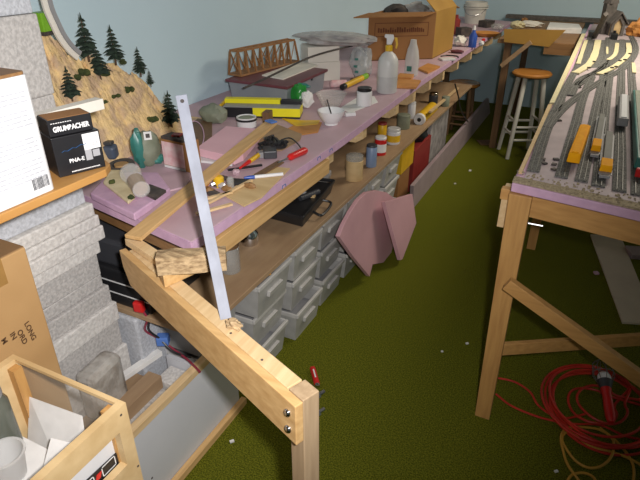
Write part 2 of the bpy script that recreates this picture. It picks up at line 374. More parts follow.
# ================================================================ FOAM STACK ON THE LEFT
SX = -1.262; SY = 1.035
z = 0
sheet = [(.10, 0, 0, 'foam'), (.11, .004, .006, 'foam_light'), (.12, -.004, -.004, 'foam'), (.11, .006, .008, 'foam_light'), (.11, -.004, 0, 'foam'), (.07, .008, .0, 'foam_light'), (.065, -.004, -.006, 'foam'), (.045, -.014, -.018, 'foam'), (.08, -.010, -.020, 'foam'),
         (.045, .002, -.012, 'foam_light'), (.045, .014, .006, 'foam_light'), (.035, .007, .003, 'foam_light'), (.04, .002, -.004, 'foam_light'), (.225, -.016, -.013, 'foam_blue'), (.045, -.022, -.024, 'foam'), (.055, -.026, -.030, 'foam'), (.20, -.022, -.028, 'foam'), (.25, -.026, -.034, 'foam_blue')]
names = ['bottom slab of the grey foam pile on the floor', 'pale slab second from the floor in the foam pile', 'grey slab third from the floor in the foam pile', 'pale slab fourth from the floor in the foam pile', 'grey slab fifth from the floor in the foam pile', 'pale protruding sheet under two grey ones, low in the foam pile', 'grey sheet just above the low protruding pale sheet', 'thin recessed grey sheet mid foam pile', 'thick recessed grey slab right under the four pale sheets',
         'lowest of four pale foam sheets stepping out mid pile', 'furthest protruding pale foam sheet mid pile', 'pale foam sheet resting on the furthest protruding one', 'topmost of four pale foam sheets, below the blue-grey slab', 'thick blue-grey foam slab just below the wooden shelf', 'thin grey foam sheet level with the black boxes', 'grey foam sheet just above the white strip end', 'thick speckled foam block near the top of the pile', 'top bluish foam block of the pile, cut by photo edge']
z = 0
for (h, dx, dy, mm), lb in zip(sheet, names):
    single('foam_sheet', MB().box(XL+.02, -.1, z+.0005, SX+dx, SY+dy, z+h-.0005), mm, lb, 'foam sheet', 'grey foam sheets piled by the wall', bevel=.004)
    z += h
# low box with a pale grey side panel, full of off-cuts
t = thing('low_box', 'low floor box with pale grey side panel trimmed in pine, below the framing beam', 'box', (-1.1, 1.0, 0))
MB().box(-1.035, .65, .02, -1.02, 1.33, .345).build('side_panel', 'palegrey', t)
MB().box(-1.04, .65, .345, -1.012, 1.33, .372).build('top_trim', 'pine_pale', t, bevel=.001)
MB().box(-1.018, .65, 0, -.995, 1.345, .03).build('bottom_trim', 'pine_y', t, bevel=.001)
MB().box(-1.18, .65, 0, -1.036, 1.15, .02).build('bottom', 'ply', t)
MB().box(-1.18, 1.135, .0205, -1.036, 1.15, .34).build('end_panel', 'palegrey', t)
single('foam_offcut', MB().box(-1.175, .66, .021, -1.04, 1.04, .29), 'foam', 'grey foam off-cut lying in the low box beside the pale panel', 'foam off-cut', bevel=.004)
single('foam_offcut', MB().box(-1.16, 1.05, .021, -1.045, 1.13, .31), 'foam_light', 'paler ridged foam off-cut in the low box next to the blue connector', 'foam off-cut', bevel=.004)
single('foam_offcut', MB().box(-1.25, .66, .001, -1.185, 1.04, .29), 'foam', 'grey foam off-cut on the floor between the pile and the low box', 'foam off-cut', bevel=.004)
single('brown_plank', MB().bar((-1.200, .66, .3005), (-1.205, 1.043, .3005), .09, .02), 'ply', 'broad tan plank lying under the clear plastic bag', 'plank', bevel=.001)
single('brown_plank', MB().bar((-1.145, .80, .318), (-1.150, 1.043, .318), .055, .054), 'ply', 'tan plank lying in the low box beneath the white strip', 'plank', bevel=.001)
a, b = at(108, 387, .3565), at(160, 352, .3565)
single('white_strip', MB().bar(a, b, .026, .02), 'stripwhite', 'white plastic strip lying over brown planks under the framing beam', 'strip', bevel=.001)
mb = MB().box(-1.345, 1.06, 0, -1.215, 1.20, .535)
t = thing('foam_block', 'grey foam block with dark scribble standing between the foam pile and the beam', 'foam block', (-1.26, 1.12, 0))
mb.build('block', 'foam_blue', t, bevel=.008)
sq = []
for i in range(15): sq.append(V((-1.325+.010*math.sin(i*2.3)+.002*i, 1.0592, .50-.016*i)))
MB().tube(sq, .0022, 5).build('scribble', 'dgrey', t)
mb = MB()
c_ = V((-1.205, .875, .311))
mb.obox(c_, (.10, .18, .24), .05)
t = thing('plastic_bag', 'clear plastic bag of brownish bits beside the foam pile below the carton', 'bag', c_)
bm_ = MB().obox(c_, (.075, .14, .19), .1); bm_.build('bag', 'greyfilm', t, bevel=.02)
MB().obox(c_+V((0, 0, .01)), (.05, .10, .13), .1).build('contents', 'ply', t)
# blue connector and wire
p = at(163, 339, .42)
t = thing('wire_connector', 'blue plug with dark red wires hanging beneath the framing beam', 'wire', (p.x, p.y, p.z-.02))
MB().obox(p-V((0, 0, .02)), (.042, .036, .036), .5).build('plug', 'bluetape', t, bevel=.004)
w_ = [at(138, 305, .60), at(147, 318, .55), at(145, 330, .48), at(156, 337, .43), at(172, 348, .39), at(188, 360, .385), at(200, 372, .385)]
MB().tube(smooth_path(w_), .004, 7).build('wire', 'wine', t, smooth=True)
w_ = [at(140, 303, .60), at(149, 317, .55), at(149, 330, .48), at(160, 339, .43), at(174, 352, .39), at(191, 357, .385)]
MB().tube(smooth_path(w_), .004, 7).build('wire', 'black_plastic', t, smooth=True)
# power supply at shelf end
t = thing('power_supply', 'black power unit with red terminal on the shelf end beside the foam pile', 'power supply', (-1.33, 1.25, SZ))
MB().box(-1.5, 1.085, SZ, -1.16, 1.35, .70).build('lower_case', 'black_plastic', t, bevel=.006)
MB().box(-1.5, 1.10, .701, -1.18, 1.34, .80).build('upper_case', 'dgrey', t, bevel=.012)
for zz in (.605, .65): MB().box(-1.47, 1.0835, zz, -1.163, 1.085, zz+.004).build('stripe', 'whiteprint', t)
p = V((-1.195, 1.07, .575)); MB().obox(p, (.036, .022, .04), .2).build('terminal', 'red', t, bevel=.006)

# ================================================================ SHELF ON THE LEFT
t = thing('side_shelf', 'orange birch board shelf jutting in from the left edge, holding white can and black boxes', 'shelf', (-1.1, .3, 0))
MB().prism([(-1.245, -.3, 1.182), (-.955, -.3, 1.182), (-.955, .835, 1.182), (-.975, .868, 1.182), (-1.0, .88, 1.182), (-1.245, .88, 1.182)], (0, 0, .018)).build('board', 'board', t, bevel=.002)
for y in (-.28, -.12): MB().box(-1.24, y, 0, -.97, y+.018, 1.1815).build('upright', 'ply_orange', t)
# white can
sx0 = -.985
t = thing('metal_can', 'white rectangular tin of thinner with grey print on the shelf, cut by photo edge', 'can', (-1.02, .60, 1.2))
ry = .652
mb = MB(); ch = .235
x0, x1, y0, y1 = -1.062, -.962, .54, .705
def rrect(x0, y0, x1, y1, z, r=.012, n=4):
    o_ = []
    for cx, cy, a0 in ((x1-r, y1-r, 0), (x0+r, y1-r, 90), (x0+r, y0+r, 180), (x1-r, y0+r, 270)):
        for k in range(n+1):
            a = math.radians(a0+90*k/n); o_.append((cx+r*math.cos(a), cy+r*math.sin(a), z))
    return o_
mb.prism(rrect(x0, y0, x1, y1, 1.2005), (0, 0, ch)); mb.build('body', 'white', t, smooth=False, bevel=.002)
MB().prism(rrect(x0+.002, y0+.002, x1-.002, y1-.002, 1.2005+ch), (0, 0, .006)).build('top_rim', 'brown_wood', t, bevel=.001)
MB().lathe((-1.01, .60, 1.2065+ch), [(.018, 0), (.018, .02), (.014, .024)], 18).build('cap', 'card_dark', t, smooth=True)
mb = MB(); random.seed(7)
for i in range(20):
    zz = 1.2+ch-.03-i*.0088
    if i in (3, 8, 9, 14): continue
    y = y0+.012
    while y < y1-.02:
        L_ = random.uniform(.006, .022); L_ = min(L_, y1-.016-y); mb.box(x1, y, zz, x1+.0004, y+L_, zz+.003); y += L_+.003
    if i > 15: pass
mb.build('lettering', 'faint', t)
mb = MB()
for k in range(14): mb.box(x1, y1-.050+k*.0027, 1.215, x1+.0006, y1-.050+k*.0027+random.choice((.0009, .0016)), 1.238)
mb.build('barcode', 'dgrey', t)
# black boxes
bx = -.968; ang = -.13
t = thing('paint_box', 'black carton with white label patch, lower of two boxes on the shelf', 'carton', (-1.02, .76, 1.2))
A = at(60, 178, 1.2005); B = at(106, 166.5, 1.2005)
fx = (B-A).normalized(); fy = V((-fx.y, fx.x, 0)); hgt = .088; dp = .075
if fy.x > 0: fy = -fy
W = (B-A).length
mb = MB().hexa([A, B, B+fy*dp, A+fy*dp], [p+V((0, 0, hgt)) for p in (A, B, B+fy*dp, A+fy*dp)]); mb.build('box', 'black', t, bevel=.0015)
fn = -fy; Z = V((0, 0, 1))
Q = lambda s, h, d=.0006: A+fx*W*s+Z*hgt*h+fn*d
def patch(nm, par, s0, h0, s1, h1, mt, d=.0006, cut=False):
    pl = [Q(s0, h0, 0), Q(s1, h0, 0), Q(s1, h1, 0), Q(s0, h1, 0)]
    return MB().prism(pl, fn*d).build(nm, mt, par)
patch('label', t, .62, .55, .97, .96, 'whiteprint'); patch('label', t, .62, .28, .76, .56, 'print', .0005); patch('label', t, .78, .34, .93, .52, 'print', .0004)
mb = MB()
for k in range(9): mb.prism([Q(.76+.02*k, .62, .0006), Q(.769+.02*k, .62, .0006), Q(.769+.02*k, .88, .0006), Q(.76+.02*k, .88, .0006)], fn*.0003)
mb.build('barcode', 'print', t)
mb = MB(); L0 = [Q(.15+.06*i, .62+.012*i+.02*math.sin(i*2.1), .0007) for i in range(10)]; mb.tube(L0, .0014, 5, flat=.4); mb.build('blue_script', 'blueprint', t)
text('model_print', 'PNA-E', t, Q(.42, .36), fx, Z, .012, 'whiteprint', .0003)
mb = MB()
for k in range(22): mb.prism([Q(.27+.028*k, .07, 0), Q(.29+.028*k, .07, 0), Q(.29+.028*k, .095, 0), Q(.27+.028*k, .095, 0)], fn*.0006)
mb.build('lettering', 'whiteprint', t)
t2 = thing('paint_box', 'flat black carton with large white lettering, on top of the other black box', 'carton', (-1.02, .76, 1.2+hgt))
zb = 1.2012+hgt
A2 = A+fx*.002+fy*.006+V((0, 0, hgt+.0012)); B2 = A2+fx*W*.90; h2 = .036
mb = MB().hexa([A2, B2, B2+fy*.06, A2+fy*.06], [p+V((0, 0, h2)) for p in (A2, B2, B2+fy*.06, A2+fy*.06)]); mb.build('box', 'black', t2, bevel=.001)
mb = MB().hexa([p+V((0, 0, h2)) for p in (A2+fx*.003+fy*.002, B2-fx*.003+fy*.002, B2+fy*.058-fx*.003, A2+fy*.058+fx*.003)], [p+V((0, 0, h2+.0008)) for p in (A2+fx*.003+fy*.002, B2-fx*.003+fy*.002, B2+fy*.058-fx*.003, A2+fy*.058+fx*.003)]); mb.build('top_flap', 'card_brown', t2)
text('box_lettering', 'GRUMBACHER', t2, A2+fx*W*.45+Z*.014+fn*.0002, fx, Z, .0150, 'whiteprint', .0006, .78)
mb = MB()
for k in range(9): mb.prism([A2+fx*(.006+.005*k)+Z*.027, A2+fx*(.0095+.005*k)+Z*.027, A2+fx*(.0095+.005*k)+Z*.0285, A2+fx*(.006+.005*k)+Z*.0285], fn*.0004)
mb.build('lettering', 'whiteprint', t2)
# strip behind the boxes
p0, p1 = at(34, 122, 1.30), at(100, 103, 1.30)
single('foam_strip', MB().bar(at(20, 124, 1.30), at(100, 103, 1.30), .03, .026), 'offwhite', 'white square strip poking out behind the black boxes towards the rocky hill', 'strip', bevel=.001)
single('wood_scrap', MB().bar((-1.125, .74, 1.2435), (-1.140, .878, 1.2435), .035, .085), 'ply', 'brown wood scrap beneath the white strip behind the black boxes', 'wood scrap')
# carton with LONG lettering
t = thing('cardboard_carton', 'tall brown carton with sideways dark lettering under the shelf at left edge', 'carton', (-1.15, .3, 0))
KX = -1.055
kp = atX(25, 247, KX); KY, KZ = kp.y, kp.z
MB().box(-1.25, .05, 0, KX, KY, KZ).build('carton', 'card', t, bevel=.003)
MB().box(-1.25, .05, KZ+.0005, KX-.002, KY-.002, KZ+.003).build('top_flap', 'card_dark', t)
MB().box(KX-.05, KY-.11, KZ+.0035, KX+.0008, KY-.06, KZ+.0045).box(KX, KY-.11, KZ-.06, KX+.0008, KY-.06, KZ+.0045).build('tape', 'tape', t)
for body, (px, py) in (('LONG', (30, 331)), ('ORD', (22, 337)), ('IN', (13, 336)), ('M', (4, 341))):
    q = atX(px, py, KX); text('lettering', body, t, q+V((.0003, 0, 0)), (0, .12, -1), (0, 1, .12), .017, 'ink', .0005, 1.15)

# ================================================================ CRATE IN THE FRONT CORNER
CZ = .85
cr = thing('wooden_crate', 'open wooden box with clear acrylic end and slotted side in the front left corner', 'crate', (-.87, .3, .0))
cx0, cx1, cy0, cy1 = -1.03, -.70, -.05, .548
zb = .42
mb = MB()
# right side with a slot
def wallslot(x0, x1, ys, zs):  # ys: y0, slot0, slot1, y1
    y0, a, b, y1 = ys; z0, c, d, z1 = zs
    mb.box(x0, y0, z0, x1, a, z1).box(x0, b, z0, x1, y1, z1).box(x0, a, z0, x1, b, c).box(x0, a, d, x1, b, z1)
s1_, s0_ = atX(116, 440, cx1), atX(75, 480, cx1)
slz1 = atX(112, 440, cx1).z; slz0 = atX(130, 462, cx1).z
sy1 = atX(125, 455, cx1).y
wallslot(cx1-.018, cx1, (cy0, .24, sy1, cy1), (zb, slz0, slz1, CZ))
mb.build('slotted_side', 'ply_pale', cr)
MB().box(cx0, cy0, zb, cx0+.018, cy1, CZ-.0).build('plain_side', 'ply_pale', cr)
MB().box(cx0+.0185, cy0, zb, cx1-.0185, cy0+.018, CZ).build('back_side', 'ply_pale', cr)
MB().box(cx0+.0185, cy0+.0185, zb, cx1-.0185, cy1-.006, zb+.012).build('bottom', 'ply_pale', cr)
MB().box(cx0+.0185, cy1-.006, zb, cx1-.0185, cy1-.002, CZ-.008).build('acrylic_end', 'acrylic', cr)
MB().box(cx0+.0185, cy1-.010, CZ-.008, cx1-.0185, cy1, CZ).build('end_rim', 'ply_pale', cr)
for xx in (cx0+.0185, cx1-.0385): MB().box(xx, cy1-.032, zb+.0125, xx+.02, cy1-.0105, CZ-.012).build('corner_post', 'pine_z', cr)
for (px, py) in ((121, 415), (138, 466), (152, 478)):
    q = atX(px, py, cx1); MB().cyl(q, q+V((.0006, 0, 0)), .0028, n=10).build('nail', 'dark', cr)
single('carton_stand', MB().box(-1.03, -.05, 0, -.72, .545, zb-.001), 'card', 'cardboard box under the wooden crate at the bottom left', 'carton')
# contents
def sheet(nm, pts, mt, label, cat, th=.0015, group=None):
    pts = [V(p) for p in pts]; n_ = (pts[1]-pts[0]).cross(pts[2]-pts[0]).normalized()
    return single(nm, MB().prism(pts, n_*th), mt, label, cat, group)
z0 = .70
sheet('paper_sheet', [at(34, 385, .74), at(70, 410, .72), at(83, 435, .66), at(60, 455, .64), at(24, 420, .66)][:0] or [(-.99, .47, .60), (-.86, .50, .70), (-.78, .40, .70), (-.91, .37, .60)], 'paper', 'printed white sheet leaning inside the wooden crate near the clear end', 'paper')
sheet('newspaper_page', [(-.99, .530, .755), (-.83, .535, .765), (-.80, .50, .66), (-.85, .47, .60), (-1.0, .50, .64)], 'paper', 'tall white newspaper page standing against the acrylic end of the crate', 'paper')
single('newspaper_bundle', MB().obox((-.80, .38, .47), (.09, .11, .19), .4, rx=.2), 'paper', 'thick folded white newspaper bundle standing in the wooden crate', 'paper', bevel=.004)
single('paper_packet', MB().obox((-.81, .16, .47), (.11, .11, .22), .3, rx=-.15), 'offwhite', 'ivory paper packet at the near end of the wooden crate', 'paper', bevel=.004)
sheet('folded_leaflet', [(-.85, .470, .755), (-.735, .500, .745), (-.735, .43, .64), (-.85, .40, .65)], 'paper', 'white leaflet leaning by the slotted side of the crate', 'paper')
mb = MB().lathe((-.905, .40, .69), [(.0, 0), (.030, 0), (.038, .06), (.042, .062), (.042, .065), (.037, .065), (.029, .003), (0, .003)], 28)
single('plastic_cup', mb, 'milky', 'translucent round plastic tub among the papers in the crate', 'cup', smooth=True)
single('box_filler', MB().box(-1.005, .2, .433, -.87, .48, .688), 'paper', 'white cardboard box beneath the plastic tub in the crate', 'carton')
c_ = at(5, 372, .86)
t = thing('glass_jar', 'grey green metal jar at the left photo edge above the crate', 'jar', (-.95, .43, .69))
MB().lathe((-.972, .44, .69), [(0, 0), (.033, 0), (.035, .01), (.035, .13), (.026, .15)], 24).build('body', 'jar_dark', t, smooth=True)
MB().lathe((-.972, .44, .8405), [(.029, 0), (.029, .018), (.026, .02)], 24).build('lid', 'grey', t, smooth=True)
# card showing in the slot
t = thing('printed_card', 'black card with red mark and white flap showing through the crate slot', 'card', (cx1-.03, .4, .6))
xx = cx1-.022
q = [atX(*p, xx) for p in ((128, 462), (112, 476), (70, 505), (90, 462), (116, 448))]
pz = [(xx, .26, slz0-.03), (xx, sy1+.004, slz0-.03), (xx, sy1+.004, slz0+.025), (xx, .26, slz0+.04)]
MB().prism(pz, (-.003, 0, 0)).build('black_card', 'black', t)
pz = [(xx-.004, .26, slz0+.02), (xx-.004, sy1+.002, slz0+.022), (xx-.004, sy1-.002, slz1+.01), (xx-.004, .26, slz1+.012)]
MB().prism(pz, (-.002, 0, 0)).build('white_flap', 'white', t)
yc = (.30+sy1)/2+.055; zc = slz0+.012
mb = MB()
for dy in (-.028, .028):
    mb.box(xx, yc+dy-.018, zc-.012, xx+.0005, yc+dy+.018, zc-.010).box(xx, yc+dy-.018, zc+.012, xx+.0005, yc+dy+.018, zc+.014)
    mb.box(xx, yc+dy-.018, zc-.012, xx+.0005, yc+dy-.016, zc+.014).box(xx, yc+dy+.016, zc-.012, xx+.0005, yc+dy+.018, zc+.014)
mb.build('line_pattern', 'whiteprint', t)
MB().prism([(xx, yc-.009, zc-.006), (xx, yc+.004, zc-.006), (xx, yc+.010, zc+.008), (xx, yc-.003, zc+.008)], (.0006, 0, 0)).build('red_mark', 'red', t)

# ================================================================ ROCKY MODEL HILL AND ITS TREES
random.seed(11)
sil = [(30, 20), (52, 36), (75, 50), (90, 60), (105, 62), (122, 64), (135, 73), (146, 84), (155, 96), (163, 110), (172, 124), (186, 140)]
rid = [(lambda p: (p.y, p.z))(atX(a, b, -1.66)) for a, b in sil]
rid.sort()
def ridge(y):
    if y <= rid[0][0]: return rid[0][1]
    for (a, ha), (b, hb) in zip(rid, rid[1:]):
        if a <= y <= b: return ha+(hb-ha)*(y-a)/(b-a)
    return max(BT, rid[-1][1]-(y-rid[-1][0])*1.2)
HX0, HX1, HY0, HY1 = XL+.004, -1.50, 1.195, 1.98
def hill(x, y):
    r = ridge(y)-BT
    u = (x+1.66)/(.158)
    g = 1-.10*max(0, -u) if u < 0 else max(0, 1-u)**.8
    p = V((x*9, y*9, 0)); n_ = noise.fractal(p, 1., 2.1, 5)
    k = noise.cell(V((x*24+n_*.9, y*24, 3.)))
    return max(BT, BT+r*g+min(1, r*g*5)*(.038*n_+.030*(k-.5)))
NX, NY = 70, 110
mb = MB(); vs = []; fs = []
for j in range(NY+1):
    for i in range(NX+1):
        x = HX0+(HX1-HX0)*i/NX; y = HY0+(HY1-HY0)*j/NY; vs.append((x, y, hill(x, y)+.0008))
for j in range(NY):
    for i in range(NX):
        a = j*(NX+1)+i; fs.append((a, a+1, a+NX+2, a+NX+1))
o = len(vs)
bd_ = [i for i in range(NX+1)]+[j*(NX+1)+NX for j in range(1, NY+1)]+[NY*(NX+1)+i for i in range(NX-1, -1, -1)]+[j*(NX+1) for j in range(NY-1, 0, -1)]
for b in bd_: vs.append((vs[b][0], vs[b][1], BT+.0004))
for q in range(len(bd_)): fs.append((bd_[q], o+q, o+(q+1) % len(bd_), bd_[(q+1) % len(bd_)]))
fs.append(tuple(range(o, o+len(bd_))))
mb.add(vs, fs)
single('rocky_hill', mb, 'rock', 'tan rocky model hillside at the wall end of the bench', 'model hill')
def hit(px, py):
    d = ray(px, py); d.normalize(); o_ = V((0, 0, H)); t = .8
    while t < 3.2 and (o_+d*t).x > -1.68:
        p = o_+d*t
        if HX0 < p.x < HX1 and HY0 < p.y < HY1 and p.z < hill(p.x, p.y): return V((p.x, p.y, hill(p.x, p.y)))
        t += .004
    p = atX(px, py, -1.66); return p
def conifer(px, py, hpx, label, sd, w=.62):
    rnd = random.Random(sd); b = hit(px, py); h = hpx*mpp(b)*1.08; b.z -= .004
    t = thing('model_conifer', label, 'model tree', b, 'model conifers on the rocky hill')
    MB().tube([b, b+V((0, 0, h*.95))], [h*.03, h*.008], 6).build('trunk', 'bark', t)
    mb = MB(); nl = 9
    for L_ in range(nl):
        f = L_/(nl-1); z_ = h*(.22+.76*f); R_ = h*w*.5*(1-f)**.75*(1 if L_ else .75)+h*.012
        nb = 7 if L_ < 6 else 5
        a0 = rnd.random()*6
        for k in range(nb):
            a = a0+2*PI*k/nb+rnd.uniform(-.25, .25); r = R_*rnd.uniform(.65, 1.15); dz = -r*rnd.uniform(.10, .40)
            dirv = V((math.cos(a), math.sin(a), 0)); sv = V((-dirv.y, dirv.x, 0))
            c0 = b+V((0, 0, z_+h*.035)); tip = b+dirv*r+V((0, 0, z_+dz)); mid = b+dirv*r*.55+V((0, 0, z_+dz*.3))
            ww = r*.42
            mb.add([c0, mid+sv*ww, tip, mid-sv*ww, mid+V((0, 0, h*.035)), mid-V((0, 0, h*.03))], [(0, 1, 4), (1, 2, 4), (2, 3, 4), (3, 0, 4), (0, 5, 1), (1, 5, 2), (2, 5, 3), (3, 5, 0)])
    mb.tube([b+V((0, 0, h*.9)), b+V((0, 0, h*1.04))], [h*.03, h*.004], 5)
    mb.build('needles', 'needles', t)
conifer(91, 71, 41, 'tall dark model conifer nearest the curved strip on the rocky hill', 1)
conifer(101, 80, 32, 'bushy model conifer just right of and below the tall one, with dense low branches', 2, .75)
conifer(116, 64, 34, 'slim dark model conifer on the crest, against the blue wall, left of the bush', 3)
conifer(141, 76, 26, 'small model conifer on the right-hand slope edge of the rocky hill', 4)
conifer(73, 103, 31, 'low model conifer beside the foam pile just above the white strip', 5, .66)
conifer(172, 128, 33, 'light green model conifer behind the top of the metal bar, at the hill foot', 6, .7)
conifer(151, 86, 15, 'tiny model conifer lowest on the right-hand slope edge, against the blue wall', 8, .6)
def bush(px, py, spx, label, sd):
    b = hit(px, py); s_ = spx*mpp(b)*.5
    mb = MB(); rnd = random.Random(sd)
    for k in range(6): mb.blob(b+V((rnd.uniform(-.6, .6)*s_, rnd.uniform(-.6, .6)*s_, s_*rnd.uniform(.1, .5))), (s_*.6, s_*.6, s_*.5), sd+k, .25, 2)
    single('moss_bush', mb, 'moss', label, 'model bush', 'moss bushes on the rocky hill')
for a in [(123, 63, 8, 'round moss bush on the crest between the slim conifer and the small conifer', 1), (82, 75, 12, 'moss bush at the foot of the tall conifer', 2), (78, 81, 9, 'flat moss bush left below the tall conifer', 3), (116, 98, 8, 'moss bush right of the white strip end on the rocks', 4),
          (130, 94, 9, 'moss bush in the middle of the rock face', 5), (153, 122, 11, 'large moss bush at the foot of the rock face by the teal bag', 6), (106, 104, 6, 'tiny moss bush touching the white strip end', 7), (107, 76, 10, 'moss bush under the bushy conifer', 8)]: bush(*a)
# curved strip, green box
st_ = [atX(a, b, -1.60) for a, b in ((44, -8), (48, 8), (54, 22), (61, 36), (70, 48), (78, 55))]
t = thing('curved_strip', 'curved grey and white double strip sweeping up above the rocky hill at top left', 'strip', st_[-1])
def ribbon(pts, w0, w1, th):
    mb = MB(); pts = smooth_path(pts, 5); L_ = []
    for i, p in enumerate(pts):
        d_ = (pts[min(i+1, len(pts)-1)]-pts[max(i-1, 0)]).normalized(); s_ = d_.cross(V((1, 0, 0))).normalized()
        L_.append((p+s_*w0, p+s_*w1))
    vs = []; fs = []
    for a, b in L_: vs += [a, b, b+V((th, 0, 0)), a+V((th, 0, 0))]
    for i in range(len(L_)-1):
        for k in range(4): fs.append((i*4+k, i*4+(k+1) % 4, i*4+4+(k+1) % 4, i*4+4+k))
    fs += [(0, 1, 2, 3), tuple(range(len(vs)-4, len(vs)))]
    return mb.add(vs, fs)
ribbon(st_, -.014, .000, .012).build('grey_band', 'grey', t)
ribbon(st_, .001, .020, .008).build('white_band', 'offwhite', t)
p = hit(46, 33) or V((-1.6, 1.2, 1.4)); p = atX(44, 31, -1.66)
t = thing('green_box', 'small bright green box between the foam pile and the curved strip', 'box', p)
MB().obox(p+V((0, .0, 0)), (.05, .055, .058), .2).build('box', 'lime', t, bevel=.003)
MB().obox(p-V((0, 0, .012)), (.045, .05, .0118), .2).build('foot', 'dark', t)

# ================================================================ BENCH TOP CLUTTER
Z0 = BT+.0006
def P(px, py, h=0.): return at(px, py, Z0+h)
def poly_slab(name, pix, h, z, mt, label, cat, group=None, bevel=.001):
    return single(name, MB().prism([at(a, b, z+h) - V((0, 0, h)) for a, b in pix], (0, 0, h)), mt, label, cat, group, bevel=bevel)
# pink foam layers at the near end
single('pink_foam_plate', MB().prism([at(a, b, Z0+.024)-V((0, 0, .024)) for a, b in ((90, 193), (134, 214), (150, 203), (170, 188), (158, 172), (125, 172), (104, 178))], (0, 0, .024)), 'pink_edge', 'ragged bright pink foam plate at the near end of the bench', 'foam plate', bevel=.004)
single('pink_foam_plate', MB().prism([at(a, b, Z0+.024)-V((0, 0, .024)) for a, b in ((155, 212), (192, 238), (203, 227), (240, 204), (212, 199), (186, 204))], (0, 0, .024)), 'pink', 'plain pink foam plate on the near bench corner right of the slat', 'foam plate', bevel=.003) if False else None
t = thing('plaster_road', 'cream plaster rock strip with moss and a brown track patch on the ragged pink foam', 'model scenery', at(130, 190, Z0+.025))
zz = Z0+.0245
MB().prism([at(a, b, zz+.01)-V((0, 0, .01)) for a, b in ((103, 182), (128, 202), (135, 196), (122, 170), (110, 170))], (0, 0, .012)).build('rock_strip', 'plaster', t, bevel=.004)
MB().prism([at(a, b, zz+.008)-V((0, 0, .008)) for a, b in ((138, 190), (155, 198), (166, 190), (150, 184))], (0, 0, .008)).build('track_patch', 'dark', t)
for a, b in ((112, 182), (131, 197)): MB().blob(at(a, b, zz+.016), (.010, .010, .007), a, .25, 2).build('moss', 'moss', t)
# tape roll etc.
c_ = at(121, 162, Z0+.045)
single('tape_roll', MB().lathe(c_-V((0, 0, .03)), [(.028, 0), (.045, 0), (.047, .012), (.045, .024), (.028, .024), (.028, 0)], 32, mtx=Matrix.Rotation(.15, 4, 'X')), 'dgrey', 'dark grey tape roll lying right of the black boxes', 'tape', smooth=True)
single('tape_stand', MB().cyl(c_-V((0, 0, .03)), c_-V((0, 0, .006)), .024, n=20), 'card', 'tan cardboard core inside the tape roll', 'core')
for o_ in list(bpy.data.objects):
    if o_.name.startswith('tape_stand'): o_['category'] = 'tape core'; o_.name = 'tape_core'
p = hit(110, 150)-V((0, 0, .03))
MBS = MB().obox(at(116, 158, Z0+.0)+V((.02, 0, 0)), (.10, .10, .02), .2); t = single('card_scrap', MB().obox(V((c_.x, c_.y, Z0)), (.085, .085, .0135), .2), 'card', 'brown card scrap under the grey tape roll', 'card')
t = thing('tool_grip', 'slate blue plastic tool grip between black boxes and rocky hill', 'tool', p)
MB().obox(p, (.05, .045, .05), .4, rx=.1).build('grip', 'slate', t, bevel=.010)
MB().obox(p+V((0, .0, .0505)), (.03, .03, .012), .4).build('collar', 'dgrey', t, bevel=.003)
# clear cup lying on the foam
p = at(140, 190, Z0+.03)
t = thing('clear_cup', 'clear plastic cup with pale lid lying between black boxes and teal bag', 'cup', p)
a = at(141, 189, Z0+.052); b = at(131, 174, Z0+.062)
ax = (b-a).normalized()
MB().tube([a, b], [.025, .031], 22).build('cup', 'clear', t, smooth=True)
MB().tube([b+ax*.001, b+ax*.01], [.033, .033], 22).build('rim', 'clear', t, smooth=True)
MB().tube([a-ax*.006, a-ax*.0005], [.026, .026], 22).build('base', 'clear', t, smooth=True)
MB().tube([a+ax*.002, a+(b-a)*.55], [.022, .025], 14).build('brown_contents', 'ply', t)
# teal bag
p = P(150, 165)
t = thing('teal_bag', 'teal green zip bag of grey lichen with a small square label by the rocky hill', 'bag', p)
zb_ = .085; L_ = at(139, 150, Z0+.05); 
MB().blob(p+V((.0, .01, .06)), (.032, .046, .066), 4, .12, flat=.9).build('bag', 'olive', t, smooth=True)
MB().blob(p+V((-.01, -.030, .068)), (.022, .026, .070), 8, .15, flat=.9).build('green_side', 'teal', t, smooth=True)
MB().blob(p+V((.012, .03, .018)), (.026, .03, .018), 12, .15, flat=.9).build('green_side', 'teal', t, smooth=True)
vw = (V((0, 0, H))-(p+V((0, 0, .08)))).normalized()
q = p+V((.022, -.012, .115)); sdv = vw.cross(Z).normalized(); uv = sdv.cross(vw)
MB().prism([q-sdv*.013-uv*.014, q+sdv*.013-uv*.014, q+sdv*.013+uv*.014, q-sdv*.013+uv*.014], vw*.002).build('label', 'paper', t)
MB().prism([q-sdv*.007-uv*.007+vw*.0021, q+sdv*.007-uv*.007+vw*.0021, q+sdv*.007+uv*.007+vw*.0021, q-sdv*.007+uv*.007+vw*.0021], vw*.001).build('label_mark', 'dark', t)
